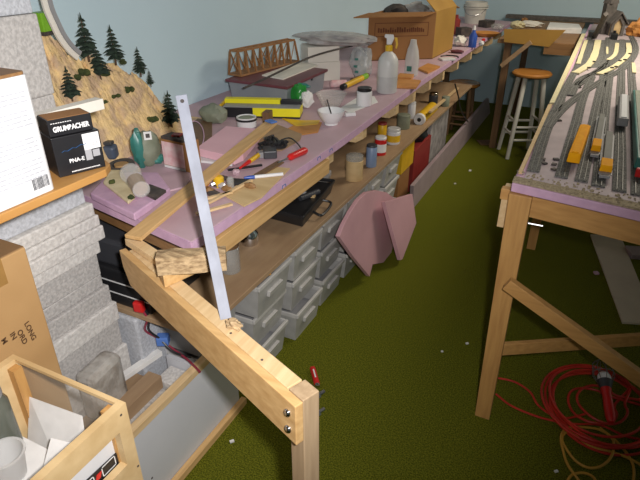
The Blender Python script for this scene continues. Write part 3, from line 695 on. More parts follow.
# pink labelled carton
A = P(165, 167); B = P(186, 172); fx = (B-A).normalized(); fy = V((-fx.y, fx.x, 0)); hh = .105
t = thing('labelled_carton', 'brown carton with pink and white front label standing behind the metal bar', 'carton', A)
MB().hexa([A, B+fx*.02, B+fx*.02+fy*.06, A+fy*.06], [p_+V((0, 0, hh)) for p_ in (A, B+fx*.02, B+fx*.02+fy*.06, A+fy*.06)]).build('box', 'card_brown', t, bevel=.002)
MB().prism([A+Z*.012, B+Z*.012, B+Z*(hh-.008), A+Z*(hh-.008)], -fy*.001).build('label', 'pinklabel', t)
MB().prism([A+Z*.001, B+Z*.001, B+Z*.010, A+Z*.010], -fy*.0012).build('white_stripe', 'white', t)
MB().hexa([A+Z*(hh+.0005), B+Z*(hh+.0005), B+fy*.055+Z*(hh+.0005), A+fy*.055+Z*(hh+.0005)], [A+Z*(hh+.010), B+Z*(hh+.010), B+fy*.055+Z*(hh+.010), A+fy*.055+Z*(hh+.010)]).build('dark_lid', 'dark', t)
MB().obox((A+B)/2+fy*.03+Z*(hh+.0105), (.03, .03, .006), .3).build('red_tab', 'clutterred', t)
poly_slab('mauve_film', ((152, 176), (170, 190), (186, 186), (192, 174), (176, 170)), .006, Z0, 'mauve', 'dark mauve plastic sheet in front of the labelled carton', 'plastic sheet')
# brown cork sheet, wire loop, grey bag
poly_slab('cork_sheet', ((186, 128), (196, 146), (212, 140), (212, 122), (198, 118)), .008, Z0, 'dark_wood', 'dark brown cork sheet behind the wire loop', 'cork sheet')
lp = [at(192+10*math.cos(a)+2, 136+15*math.sin(a), Z0+.015+.035*(1-math.sin(a))/2) for a in [x*2*PI/28 for x in range(28)]]
single('wire_loop', MB().tube(lp+[lp[0]], .0018, 6), 'pink_edge', 'thin pale pink wire loop beside the top half of the metal bar', 'wire', smooth=True)
p = P(214, 122); single('grey_sack', MB().blob(p+V((0, 0, .036)), (.065, .045, .045), 6, .15, flat=.8), 'olive', 'small grey bag beside the black end of the yellow carton', 'bag', smooth=True)
# pink foam block
poly_slab('pink_foam_block', ((196, 148), (226, 126), (263, 129), (243, 153), (234, 157)), .03, Z0+.010, 'salmon', 'thick salmon pink foam block under the long slat', 'foam block', bevel=.002)
poly_slab('green_card', ((197, 160), (205, 150), (240, 150), (232, 164)), .009, Z0, 'white', 'white sheet edge peeking out under the thick pink foam block', 'card')
# cup
p = P(247, 128)
t = thing('paint_cup', 'white mug shaped pot with black bands, filled with grey powder', 'pot', p)
MB().lathe(p, [(0, 0), (.032, 0), (.042, .01), (.043, .05), (.039, .05), (.038, .044), (0, .044)], 26).build('cup', 'white', t, smooth=True)
MB().lathe(p, [(.0425, .036), (.0445, .036), (.0445, .045), (.0428, .045), (.0425, .036)], 26).build('band', 'black', t, smooth=True)
MB().lathe(p+V((0, 0, .0445)), [(0, 0), (.0375, 0), (.030, .004), (0, .008)], 20).build('powder', 'olive', t, smooth=True)
# yellow-black carton
A = P(222, 117); B = P(300, 119); fx = (B-A).normalized(); fy = V((-fx.y, fx.x, 0)); W = (B-A).length; hh = .045; D = .11
t = thing('yellow_carton', 'long yellow and black shallow carton with grey top in front of the grey tote', 'carton', A)
R4 = lambda s0, s1, d0, d1, z0_, z1_: ([A+fx*s0+fy*d0+Z*z0_, A+fx*s1+fy*d0+Z*z0_, A+fx*s1+fy*d1+Z*z0_, A+fx*s0+fy*d1+Z*z0_], [A+fx*s0+fy*d0+Z*z1_, A+fx*s1+fy*d0+Z*z1_, A+fx*s1+fy*d1+Z*z1_, A+fx*s0+fy*d1+Z*z1_])
MB().hexa(*R4(0, W*.40, 0, D, 0, hh)).build('black_end', 'black', t)
MB().hexa(*R4(W*.40+.0005, W, 0, D, 0.008, hh)).build('yellow_body', 'yellow', t)
MB().hexa(*R4(W*.40+.0005, W, 0.001, D, 0, .0078)).build('black_base', 'black', t)
MB().hexa(*R4(.006, W-.002, .004, D*.62, hh+.0003, hh+.003)).build('grey_top', 'grey', t)
MB().hexa(*R4(.0, W*.72, D*.64, D, hh+.0003, hh+.022)).build('yellow_flap', 'yellow', t)
MB().hexa(*R4(W*.73, W, D*.64, D, hh+.0003, hh+.018)).build('black_flap', 'black', t)
MB().hexa(*R4(-.008, -.0005, 0.004, D, .0, hh+.012)).build('end_flap', 'yellow2', t)
# tote with maroon lid
TZ = .092
t = thing('storage_tote', 'low grey storage tote with maroon lid holding the wooden bridge', 'tote', (-1.5, 2.55, Z0))
LZ = Z0+TZ
lid = [at(225, 79, LZ+.014), at(287, 87, LZ+.014), at(328, 69, LZ+.014), at(262, 62, LZ+.014)]
lid[3] = lid[0]+lid[2]-lid[1]
for p_ in lid: p_.z = LZ
cc = sum(lid, V())/4
if True:
    mnx = min(p_.x for p_ in lid); sh = max(0, XL+.012-mnx)
    lid = [p_+V((sh, 0, 0)) for p_ in lid]; cc += V((sh, 0, 0))
body = [cc+(p_-cc)*.94 for p_ in lid]
MB().hexa([cc+(p_-cc)*.90-Z*TZ for p_ in lid], body).build('body', 'tote', t, bevel=.004)
MB().prism([p_+Z*.0004 for p_ in lid], Z*.014).build('lid', 'maroon', t, bevel=.003)
for k in (.3, .62):
    q = body[1]+(body[2]-body[1])*k-Z*.012; MB().obox(q, (.012, .012, .02)).build('latch', 'dgrey', t)
LT = LZ+.0152
# paper on the lid
single('paper_pad', MB().prism([at(a, b, LT)+V((sh, 0, 0)) for a, b in ((262, 76), (283, 80), (318, 66), (300, 62))], (0, 0, .006)), 'offwhite', 'white paper pad lying on the maroon tote lid', 'paper')
# wooden truss bridge
a = at(233, 77, LT)+V((sh, 0, 0)); b = at(293, 62, LT)+V((sh, 0, 0))
bdv = (b-a); L_ = bdv.length; bdv.normalize(); bsv = V((-bdv.y, bdv.x, 0)); BWD = .085; BHT = 24*mpp(a)
t = thing('truss_bridge', 'brown wooden model truss bridge standing on the maroon tote lid', 'model bridge', a)
G = lambda s, w, z_: a+bdv*(s+.02)+bsv*((w-BWD/2)*(1-.45*max(0, z_)/BHT)+.01)+Z*z_
MB().hexa([G(0, -.004, .001), G(L_, -.004, .001), G(L_, BWD+.004, .001), G(0, BWD+.004, .001)], [G(0, -.004, .010), G(L_, -.004, .010), G(L_, BWD+.004, .010), G(0, BWD+.004, .010)]).build('deck', 'bridge', t)
for w in (0, BWD):
    MB().bar(G(.006, w, BHT), G(L_-.02, w, BHT), .009, .010).build('top_chord', 'bridge', t)
    for k in range(9):
        s_ = .006+(L_-.026)*k/8
        MB().bar(G(s_+ (0.012 if k==8 else 0), w, .010), G(s_, w, BHT-.005), .009, .008, up=bdv).build('post', 'bridge', t)
    for k in range(8):
        s_ = .006+(L_-.026)*k/8; s2 = .006+(L_-.026)*(k+1)/8
        if k < 4: MB().bar(G(s2, w, .011), G(s_, w, BHT-.006), .003, .004, up=bdv).build('diagonal', 'bridge', t)
        else: MB().bar(G(s_, w, .011), G(s2, w, BHT-.006), .003, .004, up=bdv).build('diagonal', 'bridge', t)
for k in range(9):
    s_ = .006+(L_-.026)*k/8
    MB().bar(G(s_, .004, BHT), G(s_, BWD-.004, BHT), .006, .006).build('cross_tie', 'bridge', t)
for k in range(3):
    s_ = .006+(L_-.026)*k/3
    MB().bar(G(s_, .004, BHT), G(s_+L_/3-.012, BWD-.004, BHT), .003, .003).build('wind_brace', 'bridge', t)
MB().bar(G(.006, .004, .014), G(.006, BWD-.004, BHT-.006), .003, .003, up=bdv).bar(G(.006, BWD-.004, .014), G(.006, .004, BHT-.006), .003, .003, up=bdv).build('portal_brace', 'bridge', t)
# white boxes, bag on top
def carton4(name, A, B, D, hh, mt, label, cat='carton', bevel=.002):
    fx = (B-A).normalized(); fy = V((-fx.y, fx.x, 0))
    return single(name, MB().hexa([A, B, B+fy*D, A+fy*D], [p_+Z*hh for p_ in (A, B, B+fy*D, A+fy*D)]), mt, label, cat, None, bevel=bevel), fx, fy
A = P(309, 82); B = P(340, 80); hb = .105
carton4('white_carton', A, B, .16, hb, 'offwhite', 'ivory white carton, lower of two stacked behind the white bowl')
carton4('white_carton', A+Z*(hb+.0006)+V((-.004, 0, 0)), B+Z*(hb+.0006)-V((.006, 0, 0)), .155, .085, 'offwhite', 'ivory white carton, upper of two stacked, beneath the grey plastic bag')
tp = (A+B)/2+Z*(hb+.086)+V((.02, .09, 0))
single('grey_plastic_bag', MB().blob(tp+V((.0, .0, .034)), (.25, .11, .036), 21, .14, 4, flat=.9), 'greybag', 'crumpled grey plastic bag lying on top of the stacked ivory cartons', 'bag', smooth=True)
p = P(362, 80)
t = thing('print_bag', 'clear plastic bag with green print hanging beside the ivory cartons', 'bag', p)
MB().blob(p+V((-.02, .03, .085)), (.065, .05, .095), 13, .16, flat=.9).build('bag', 'whitefilm', t, smooth=True)
MB().obox(p+V((-.02, .04, .002)), (.06, .05, .12), .2).build('contents', 'offwhite', t)
for k, (dx, dz) in enumerate(((-.015, .115), (-.02, .075), (-.012, .045))): MB().obox(p+V((dx-.01, -.034, dz)), (.02, .004, .012), .2).build('green_print', 'teal', t)
# dark track strip
st_ = [at(236, 92, LT+.004)+V((sh, 0, 0)), at(262, 80, LT+.010)+V((sh, 0, 0)), at(285, 69, LT+.025), at(310, 58, Z0+.20), at(330, 51, Z0+.21), at(352, 46, Z0+.20)]
st_ = [at(244, 88, LT+.012), at(262, 80, LT+.02), at(285, 69, LT+.05), at(308, 58, Z0+.17), at(330, 51, Z0+.195), at(352, 46, Z0+.20)]
single('flex_track', MB().tube(smooth_path(st_), .008, 6, flat=.5), 'dark', 'dark flexible track strip bent from tote lid up over the ivory cartons', 'track', smooth=True)
# sweets bag
p = P(299, 107)
t = thing('green_packet', 'green and white crumpled packet beside the end of the yellow carton', 'packet', p)
MB().blob(p+V((-.01, .02, .055)), (.045, .03, .05), 31, .2, flat=.9).build('green_foil', 'green', t, smooth=True)
MB().blob(p+V((.038, .01, .04)), (.028, .03, .04), 34, .3, flat=.9).build('white_foil', 'paper', t, smooth=True)
MB().blob(p+V((-.015, .055, .09)), (.05, .015, .014), 36, .15).build('dark_top', 'teal', t, smooth=True)
p = P(289, 101); single('black_clip', MB().obox(p, (.02, .03, .05), .4), 'black_plastic', 'small black clip between yellow carton and green packet', 'clip', bevel=.003)
# bowls
p = P(331, 106)
single('clear_bowl', MB().lathe(p, [(0, 0), (.045, 0), (.075, .06), (.078, .062), (.073, .062), (.043, .004), (0, .004)], 30), 'clear', 'clear plastic bowl behind the white bowl', 'bowl', smooth=True)
p = P(331, 124)
t = thing('white_bowl', 'white footed bowl with a dark stick in it near the bench edge', 'bowl', p)
MB().lathe(p, [(0, 0), (.030, 0), (.030, .008), (.040, .016), (.055, .045), (.060, .062), (.057, .062), (.050, .045), (.035, .020), (0, .016)], 32).build('bowl', 'white', t, smooth=True)
MB().tube([p+V((.01, 0, .02)), p+V((-.03, .02, .10))], .003, 6).build('stick', 'black', t)
p = P(364, 105, .0022)
t = thing('white_jar', 'white jar with black screw lid left of the spray bottle', 'jar', p)
MB().lathe(p, [(0, 0), (.036, 0), (.038, .004), (.038, .066), (.033, .07), (0, .07)], 26).build('body', 'white', t, smooth=True)
MB().lathe(p+Z*.0705, [(0, 0), (.035, 0), (.035, .014), (.033, .016), (0, .016)], 26).build('lid', 'black', t, smooth=True)
poly_slab('white_napkin', ((340, 108), (362, 112), (378, 100), (372, 97), (352, 99)), .0015, Z0-.0003, 'paper', 'white napkin under the black lidded jar', 'napkin', bevel=0) if False else None
A = P(346, 117); carton4('white_eraser', A, P(356, 116), .02, .016, 'white', 'small white block right of the white bowl', 'block')
a, b = P(330, 84, .022), P(346, 83, .022); single('glue_tube', MB().tube([a, a+(b-a)*.1, b], [.014, .022, .02], 16, flat=.95), 'pinklabel', 'white and red glue tube between the bowl and the cartons', 'tube', smooth=True)
a, b = P(345, 86, .02), P(362, 78, .03)
t = thing('marker', 'fat black and yellow marker with lime cap beside the glue tube', 'marker', a-Z*.018)
d_ = (b-a).normalized(); MB().tube([a, b], .016, 14).build('barrel', 'yellow2', t, smooth=True); MB().tube([a-d_*.03, a-d_*.0005], .0165, 14).build('black_end', 'black', t, smooth=True); MB().tube([b+d_*.0005, b+d_*.05], .017, 14).build('lime_cap', 'lime', t, smooth=True)
a, b = P(352, 80, .03), P(368, 75, .03); single('brown_brush', MB().tube([a, b], .012, 10), 'dark_wood', 'brown wooden handle lying behind the fat marker', 'handle', smooth=True)
# spray bottle
p = P(386.5, 92)
t = thing('spray_bottle', 'translucent white spray bottle with yellow trigger head near the bench edge', 'bottle', p)
MB().lathe(p, [(0, 0), (.050, 0), (.054, .006), (.054, .150), (.050, .172), (.036, .195), (.020, .208), (.017, .212), (0, .212)], 30).build('body', 'bottle', t, smooth=True)
MB().lathe(p+Z*.002, [(0, .002), (.0545, .003), (.0545, .085), (0, .085)], 30).build('liquid', 'liquid', t, smooth=True)
MB().lathe(p+Z*.2125, [(0, 0), (.019, 0), (.019, .026), (.014, .03), (0, .03)], 18).build('collar', 'yellow2', t, smooth=True)
q = p+Z*.243; sd_ = V((.93, .37, 0)).normalized()
MB().prism([q-sd_*.013, q+sd_*.012, q+sd_*.024+Z*.03, q+sd_*.020+Z*.048, q-sd_*.024+Z*.050, q-sd_*.026+Z*.036, q-sd_*.014+Z*.030], V((-sd_.y, sd_.x, 0))*.020).build('head', 'white', t, bevel=.003)
MB().prism([q+sd_*.0245+Z*.034, q+sd_*.040+Z*.034, q+sd_*.046+Z*.0, q+sd_*.040-Z*.02, q+sd_*.033-Z*.018, q+sd_*.034+Z*.01], V((-sd_.y, sd_.x, 0))*.018).build('trigger', 'yellow2', t, bevel=.002)
p = P(411, 75)
t = thing('clear_bottle', 'clear bottle with sloping shoulder between spray bottle and big carton', 'bottle', p)
MB().lathe(p, [(0, 0), (.039, 0), (.041, .006), (.041, .10), (.032, .15), (.021, .18), (.017, .205), (0, .208)], 24).build('body', 'milky', t, smooth=True)
MB().obox(p+V((-.0, -.0475, .03)), (.03, .002, .03)).build('label', 'teal', t)
poly_slab('orange_sheet', ((394, 86), (399, 78), (421, 80), (416, 87)), .012, Z0, 'orange2', 'orange sandpaper sheets right of the spray bottle', 'sandpaper')
poly_slab('orange_sheet', ((396, 77), (400, 73), (414, 74), (411, 78)), .02, Z0, 'orange2', 'small orange packet behind the sandpaper sheets', 'packet')
poly_slab('wood_scrap', ((418, 68), (428, 72), (440, 66), (428, 63)), .012, Z0, 'orange2', 'orange brown wood scraps in front of the big carton', 'wood scrap')
# big carton
bl_, br_, bk_ = P(367, 61), P(432, 59), P(452, 49)
fx = (br_-bl_).normalized(); fy = (bk_-br_).normalized(); bz = Z
hL, hR = .275, .315
t = thing('big_carton', 'large open brown cardboard box with yellowed side standing on the bench', 'carton', (bl_+br_)/2)
hh = .30; th = .006
c4 = [bl_, br_, bk_, bl_+(bk_-br_)]
mn = min(p_.x for p_ in c4)
if mn < XL+.02: c4 = [p_+V((XL+.02-mn, 0, 0)) if i in (3,) else p_ for i, p_ in enumerate(c4)]
def panel(nm, a, b, inw, mt, z0_=0., z1_=hh):
    return MB().hexa([a+Z*z0_, b+Z*z0_, b+inw*th+Z*z0_, a+inw*th+Z*z0_], [a+Z*z1_, b+Z*z1_, b+inw*th+Z*z1_, a+inw*th+Z*z1_]).build(nm, mt, t)
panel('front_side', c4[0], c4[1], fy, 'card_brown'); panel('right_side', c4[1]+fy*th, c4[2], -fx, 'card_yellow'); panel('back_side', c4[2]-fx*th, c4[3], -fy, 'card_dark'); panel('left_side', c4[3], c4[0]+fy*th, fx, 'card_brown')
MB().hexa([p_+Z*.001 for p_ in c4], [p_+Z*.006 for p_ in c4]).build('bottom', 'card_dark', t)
# flaps
fl = lambda a, b, out, drop: MB().hexa([a+Z*hh, b+Z*hh, b+out+Z*(hh+drop), a+out+Z*(hh+drop)], [a+Z*(hh+th), b+Z*(hh+th), b+out+Z*(hh+drop+th), a+out+Z*(hh+drop+th)])
fl(c4[0], c4[1], -fy*.12-fx*.05, -.015).build('front_flap', 'card_brown', t)
fl(c4[1], c4[2], fx*.05-fy*.0, .05).build('right_flap', 'card_yellow', t) if False else fl(c4[1]-fx*.0, c4[2], -fx*.10, .10).build('right_flap', 'card_yellow', t)
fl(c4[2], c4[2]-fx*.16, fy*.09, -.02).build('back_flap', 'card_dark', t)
# printed frame on the front
FQ = lambda s, z_: bl_+(br_-bl_)*s+Z*hh*z_-fy*.0006
Wb = (br_-bl_).length
def fline(s0, z0_, s1, z1_, w=.004): 
    mb_.bar(FQ(s0, z0_), FQ(s1, z1_), .0008, w, up=Z if abs(z1_-z0_) < .01 else fx)
mb_ = MB(); fline(.10, .80, .90, .80); fline(.10, .52, .90, .52); fline(.10, .52, .10, .80); fline(.90, .52, .90, .80); mb_.build('printed_frame', 'redprint', t)
mb_ = MB()
random.seed(5); s_ = .15
while s_ < .84:
    w_ = random.uniform(.015, .03); zt = random.uniform(.66, .71)
    for k in range(2): fline(s_+k*w_*.5, .60, s_+k*w_*.5, zt, .006)
    fline(s_, random.choice((.61, .65, .69)), s_+w_*.6, random.choice((.61, .65, .69))+.0, .006); s_ += w_+.012
mb_.build('printed_lettering', 'redprint', t)
ctr = (c4[0]+c4[2])/2
for k, (dx, dy, mt, s_, lb) in enumerate(((-.12, -.04, 'dark', .085, 'dark crumpled stuff in the left of the big open carton'), (.02, -.05, 'greybag', .095, 'grey crumpled plastic in the middle of the big open carton'), (.11, .0, 'paper', .06, 'white crumpled paper at the right of the big open carton'), (-.16, .08, 'clutterred', .06, 'dull red bundle at the back left of the big open carton'))):
    c_ = ctr+fx*dx+fy*dy+Z*(hh-.02)
    single('packing_bundle', MB().blob(c_, (s_*1.1, s_, s_*.75), 40+k, .2).tube([c_-Z*(hh-.03), c_], .01, 6), mt, lb, 'bundle', smooth=True)
# far bench end: bucket and clutter
p = P(474, 23)
t = thing('white_bucket', 'white plastic bucket at the far end of the bench by the back wall', 'bucket', p)
r_ = .112; hb = .20
MB().lathe(p, [(0, 0), (r_*.84, 0), (r_*.86, .01), (r_*.98, hb*.75), (r_*.98, hb), (r_*.93, hb), (r_*.80, .015), (0, .015)], 28).build('body', 'offpaint', t, smooth=True)
for zz in (.70, .80): MB().lathe(p+Z*hb*zz, [(r_*.99, 0), (r_*1.10, 0), (r_*1.10, .010), (r_*.99, .010), (r_*.99, 0)], 28).build('rib', 'offpaint', t, smooth=True)
MB().tube(smooth_path([p+V((-r_*1.05, 0, hb*.78)), p+V((-r_*.7, -.09, hb*.52)), p+V((0, -.135, hb*.42)), p+V((r_*.7, -.09, hb*.52)), p+V((r_*1.05, 0, hb*.78))]), .003, 6).build('handle', 'steel', t)
random.seed(3)
def junk(name, px, py, size, mt, label, cat, sd, kind='blob', h=0.):
    b = P(px, py, h)
    if kind == 'blob': mb = MB().blob(b+Z*size[2], size, sd, .18, 3, flat=.92)
    elif kind == 'box': mb = MB().obox(b, (size[0]*2, size[1]*2, size[2]*2), sd*.37)
    else: mb = MB().lathe(b, [(0, 0), (size[0], 0), (size[0], size[2]*1.5), (size[0]*.4, size[2]*1.7), (size[0]*.4, size[2]*2), (0, size[2]*2)], 16)
    single(name, mb, mt, label, cat, smooth=(kind != 'box'))
p = P(472, 47)
t = thing('blue_bottle', 'dark blue bottle with white tip at the bench edge past the big carton', 'bottle', p)
MB().lathe(p, [(0, 0), (.030, 0), (.032, .08), (.014, .11), (.012, .125), (0, .125)], 16).build('body', 'blue', t, smooth=True)
MB().lathe(p+Z*.1255, [(0, 0), (.014, 0), (.010, .03), (0, .032)], 12).build('tip', 'white', t, smooth=True)
junk('white_bundle', 460, 46, (.05, .06, .04), 'offwhite', 'cream crumpled cloth right of the big carton beside the blue bottle', 'cloth', 3)
junk('red_can', 455, 34, (.035, .03, .08), 'clutterred', 'dull red can tucked behind the right side of the big carton', 'can', 2, 'can')
junk('dark_box', 463, 36, (.05, .05, .035), 'dark', 'dark box between the bucket and the blue bottle', 'box', 2, 'box')
junk('pink_scrap', 457, 53, (.05, .03, .012), 'maroon', 'maroon scrap lying by the foot of the big carton', 'scrap', 2)
junk('white_scrap', 481, 46, (.02, .02, .02), 'white', 'small white cap beside the blue bottle', 'cap', 4)
junk('red_stopper', 483, 42, (.014, .014, .014), 'red', 'tiny red cap right of the blue bottle', 'cap', 5)
p = P(486, 36)
single('orange_dish', MB().lathe(p, [(0, 0), (.08, 0), (.11, .03), (.105, .03), (.075, .006), (0, .006)], 24), 'orange2', 'shallow orange dish at the far right bench corner', 'dish', smooth=True)
junk('glass_dish', 497, 30, (.06, .05, .03), 'glass', 'clear glass dish at the far end of the bench', 'dish', 3)
junk('grey_box', 486, 27, (.06, .05, .03), 'dark', 'dark low box behind the orange dish', 'box', 3, 'box')
p = P(447, 60); single('white_plate', MB().obox(p, (.10, .07, .012), .7), 'white', 'white card with dark hook beside the big carton foot', 'card', bevel=.002)
single('black_hook', MB().tube(smooth_path([p+V((-.05, .02, .018)), p+V((-.02, .06, .02)), p+V((.05, .06, .02)), p+V((.07, .02, .018))]), .005, 6), 'black', 'bent black hook lying on the white card', 'hook', smooth=True)

# tools and scraps on the near bench
poly_slab('plywood_scrap', ((224, 195), (244, 206), (262, 197), (290, 168), (270, 166), (245, 178)), .004, Z0, 'ply_pale', 'pale plywood scrap under the blue tipped pen on the bench', 'plywood scrap')
poly_slab('plywood_scrap', ((262, 152), (256, 138), (277, 124), (302, 134), (300, 140), (282, 150)), .004, Z0, 'ply', 'triangular tan plywood scrap behind the black tangle', 'plywood scrap')
poly_slab('dark_strip', ((254, 174), (258, 177), (284, 162), (278, 160)), .005, Z0+.005, 'dark_wood', 'dark brown flat wood strip between the pen and the screwdriver', 'strip')
poly_slab('yellow_sheet', ((288, 128), (300, 122), (322, 122), (318, 132), (300, 135)), .003, Z0, 'orange2', 'orange brown veneer sheets near the white bowl', 'veneer')
poly_slab('yellow_veneer', ((282, 118), (300, 120), (320, 120), (318, 124), (296, 126)), .004, Z0, 'yellow2', 'yellow card scrap in front of the yellow carton', 'card')
p = P(270, 150)
mb = MB(); rnd = random.Random(2)
for k in range(5):
    mb.tube(smooth_path([p+V((rnd.uniform(-.05, .05), rnd.uniform(-.06, .06), rnd.uniform(.006, .04))) for _ in range(7)]), .006, 6)
single('black_tangle', mb, 'black_plastic', 'tangle of black cable on the bench behind the red screwdriver', 'cable', smooth=True)
single('adapter', MB().obox(P(270, 156), (.05, .07, .03), .6), 'dgrey', 'dark grey adapter block under the black cable tangle', 'adapter', bevel=.004)
a, b = P(284, 160, .012), P(306, 150, .015)
t = thing('screwdriver', 'screwdriver with thick red handle lying on the bench edge side', 'screwdriver', a-Z*.012)
d_ = (b-a).normalized()
MB().tube([a+d_*.025, a+d_*.035, a+d_*.05, b-d_*.01, b], [.007, .013, .0125, .0145, .010], 12).build('handle', 'red', t, smooth=True)
MB().tube([a-d_*.035, a+d_*.024], .0035, 8).build('blade', 'steel', t)
a, b = P(244, 178, .010), P(283, 174, .010)
t = thing('pen', 'white pen with blue grip lying on the plywood scrap', 'pen', a-Z*.010); d_ = (b-a).normalized(); L_ = (b-a).length
MB().tube([a+d_*L_*.27, b], .0062, 10).build('barrel', 'white', t, smooth=True); MB().tube([a, a+d_*.02, a+d_*(L_*.27-.0005)], [.004, .0066, .0066], 10).build('grip', 'blue', t, smooth=True)
p = P(272, 124, .004)
t = None
single('blue_tape', MB().obox(at(271, 122, 1.0285), (.045, .03, .006), -.4), 'bluetape', 'blue masking tape wrapped at the far end of the long slat', 'tape', bevel=.001)
single('slat_rest', MB().obox(P(268, 125), (.03, .05, .062), .2), 'dark_wood', 'wood scrap under the far end of the long slat', 'wood scrap')
a, b = P(240, 168, .012), P(263, 152, .012)
t = thing('craft_knife', 'yellow handled craft knife with dark blade end by the slat', 'knife', a-Z*.012); d_ = (b-a).normalized(); L_ = (b-a).length
MB().tube([a+d_*L_*.4, b], .009, 10).build('handle', 'yellow2', t, smooth=True); MB().tube([a+d_*.0, a+d_*(L_*.4-.0005)], [.004, .008], 8).build('red_collar', 'red', t)
single('black_file', MB().bar(P(228, 170, .008), P(262, 165, .008), .01, .006), 'black', 'thin black file lying between the slat and the pen', 'file')
a = P(240, 184)
single('black_block', MB().obox(a, (.075, .045, .012), .3), 'black_plastic', 'flat black block on the plywood scrap left of the pen', 'block', bevel=.004)
mb = MB(); rnd = random.Random(9)
cols = [('orange2', 'orange bit'), ('olive', 'grey bit'), ('steel', 'steel bit'), ('brown_wood', 'brown bit'), ('clutterred', 'dull red bit'), ('pine_pale', 'pale bit'), ('dark_wood', 'dark bit'), ('yellow2', 'yellow bit')]
spots = [(209, 190, 'brown_wood', 'brown wood peg heap nearest the metal bar'), (216, 184, 'steel', 'small steel clip beside the brown pegs'), (206, 183, 'orange2', 'orange wood peg just right of the metal bar'), (222, 178, 'dark', 'dark lump between slat and black block'), (228, 188, 'brown_wood', 'brown peg left of the black block'), (236, 172, 'mauve', 'mauve foam chip beside the slat'), (214, 194, 'dark', 'dark nut below the brown pegs'), (250, 186, 'brown_wood', 'brown peg right below the black block'), (222, 186, 'greybag', 'silver foil scrap in the tool heap')]
for k, (px, py, mt, lb) in enumerate(spots):
    single('bench_scrap', MB().blob(P(px, py, .008), (rnd.uniform(.012, .026), rnd.uniform(.010, .022), .011), 60+k, .25, 2, flat=.7), mt, lb, 'scrap', 'small scraps heaped beside the slat')
for k, (a, b, lb) in enumerate((((208, 203), (252, 180), 'thin pale stick running from the metal bar to the black block'), ((196, 214), (232, 204), 'pale stick lying on the near pink foam left of the plywood scrap'), ((205, 199), (232, 192), 'short pale stick among the tool heap'))):
    single('wood_stick', MB().bar(P(*a, .010), P(*b, .010), .012, .007), 'pine_pale', lb, 'wood stick', 'pale sticks on the near bench', bevel=.0008)
mb_pts = [(284, 186), (319, 158), (331, 150)]
for k, (px, py) in enumerate(mb_pts):
    q = atX(px, py, XF+.0046); MB().tube([q+V((0, -.012, -.006)), q+V((0, -.010, .004)), q+V((0, .010, .004)), q+V((0, .012, -.006))], .0016, 5).build('blue_pen_mark', 'blueprint', bench)

single('black_wire', MB().tube(smooth_path([P(281, 140, .006), P(290, 138, .012), P(298, 144, .006), P(303, 152, .006)]), .003, 6), 'black', 'thin black wire curving from the cable tangle towards the red screwdriver', 'wire', smooth=True)
p = P(262, 157); single('grey_plug', MB().obox(p, (.03, .03, .022), .9), 'grey', 'small grey plug left of the black cable tangle', 'plug', bevel=.003)
p = P(219, 186); single('amber_pot', MB().lathe(p, [(0, 0), (.018, 0), (.018, .03), (.012, .036), (0, .036)], 14), 'yellow2', 'tiny amber pot in the tool heap beside the metal bar', 'pot', smooth=True)
p = P(231, 190); single('steel_vial', MB().lathe(p, [(0, 0), (.012, 0), (.012, .04), (.007, .045), (0, .045)], 12), 'glass', 'tiny clear vial standing left of the flat black block', 'vial', smooth=True)
poly_slab('white_card', ((340, 108), (350, 113), (378, 102), (374, 96), (356, 98)), .002, Z0-.0002, 'paper', 'white paper napkin on the bench before the black lidded jar', 'napkin', bevel=0)
# ================================================================ UNDER-BENCH SHELF
S = lambda px, py, h=0.: at(px, py, SZ+.0006+h)
def jar(px, py, r, h, mt, lid, label, cat='jar', nm='jar', lidh=.018, band=None):
    p = S(px, py); t = thing(nm, label, cat, p)
    MB().lathe(p, [(0, 0), (r*.96, 0), (r, .004), (r, h), (r*.9, h+.004), (0, h+.004)], 24).build('body', mt, t, smooth=True)
    if lid: MB().lathe(p+Z*(h+.0045), [(0, 0), (r*.98, 0), (r*.98, lidh), (r*.9, lidh+.003), (0, lidh+.003)], 24).build('lid', lid, t, smooth=True)
    if band: MB().lathe(p+Z*h*.2, [(r*1.004, 0), (r*1.01, 0), (r*1.01, h*.55), (r*1.004, h*.55), (r*1.004, 0)], 24).build('label', band, t, smooth=True)
    return t
jar(354, 179, .046, .105, 'ply_pale', 'glass', 'tan paper can with glass lid on the under-bench shelf', 'can', 'paper_can', .022)
jar(371, 166, .030, .11, 'paleblue', 'dgrey', 'pale blue tall tin right of the tan can on the shelf', 'tin', 'blue_tin', .008)
jar(380, 154, .035, .09, 'red', 'white', 'red and white tin behind the pale blue tin on the shelf', 'tin', 'red_tin', .01, 'paper')
jar(393, 143, .042, .075, 'white', 'milky', 'white tub with yellow label on the under-bench shelf', 'tub', 'white_tub', .014, 'yellow2')
jar(403, 128, .045, .09, 'olive', None, 'grey green can behind the white tub', 'can', 'grey_can')
a, b = S(420, 119, .035), S(434, 106, .045)
t = thing('yellow_bottle', 'yellow green bottle with white base lying on its side on the shelf', 'bottle', a-Z*.035); d_ = (b-a).normalized()
MB().tube([a, b-d_*.04, b], [.040, .040, .022], 18).build('body', 'yellow2', t, smooth=True); MB().tube([a-d_*.02, a-d_*.0005], [.038, .042], 18).build('white_base', 'white', t, smooth=True)
MB().tube([a-d_*.022, a-d_*.0205], [.014, .014], 14).build('dark_dot', 'black', t)
jar(411, 118, .028, .10, 'white', 'white', 'white round bottle left of the yellow green bottle', 'bottle', 'white_bottle', .01)
jar(433, 103, .035, .06, 'dgrey', 'chrome', 'dark jar with shiny lid behind the yellow green bottle', 'jar', 'dark_jar', .015)
jar(382, 134, .03, .06, 'yellow2', 'clutterred', 'small yellow pot with red lid deep on the shelf behind the white tub', 'pot', 'yellow_pot', .01)
jar(445, 106, .03, .07, 'olive', None, 'olive cup right of the dark shiny lidded jar', 'cup', 'olive_cup')
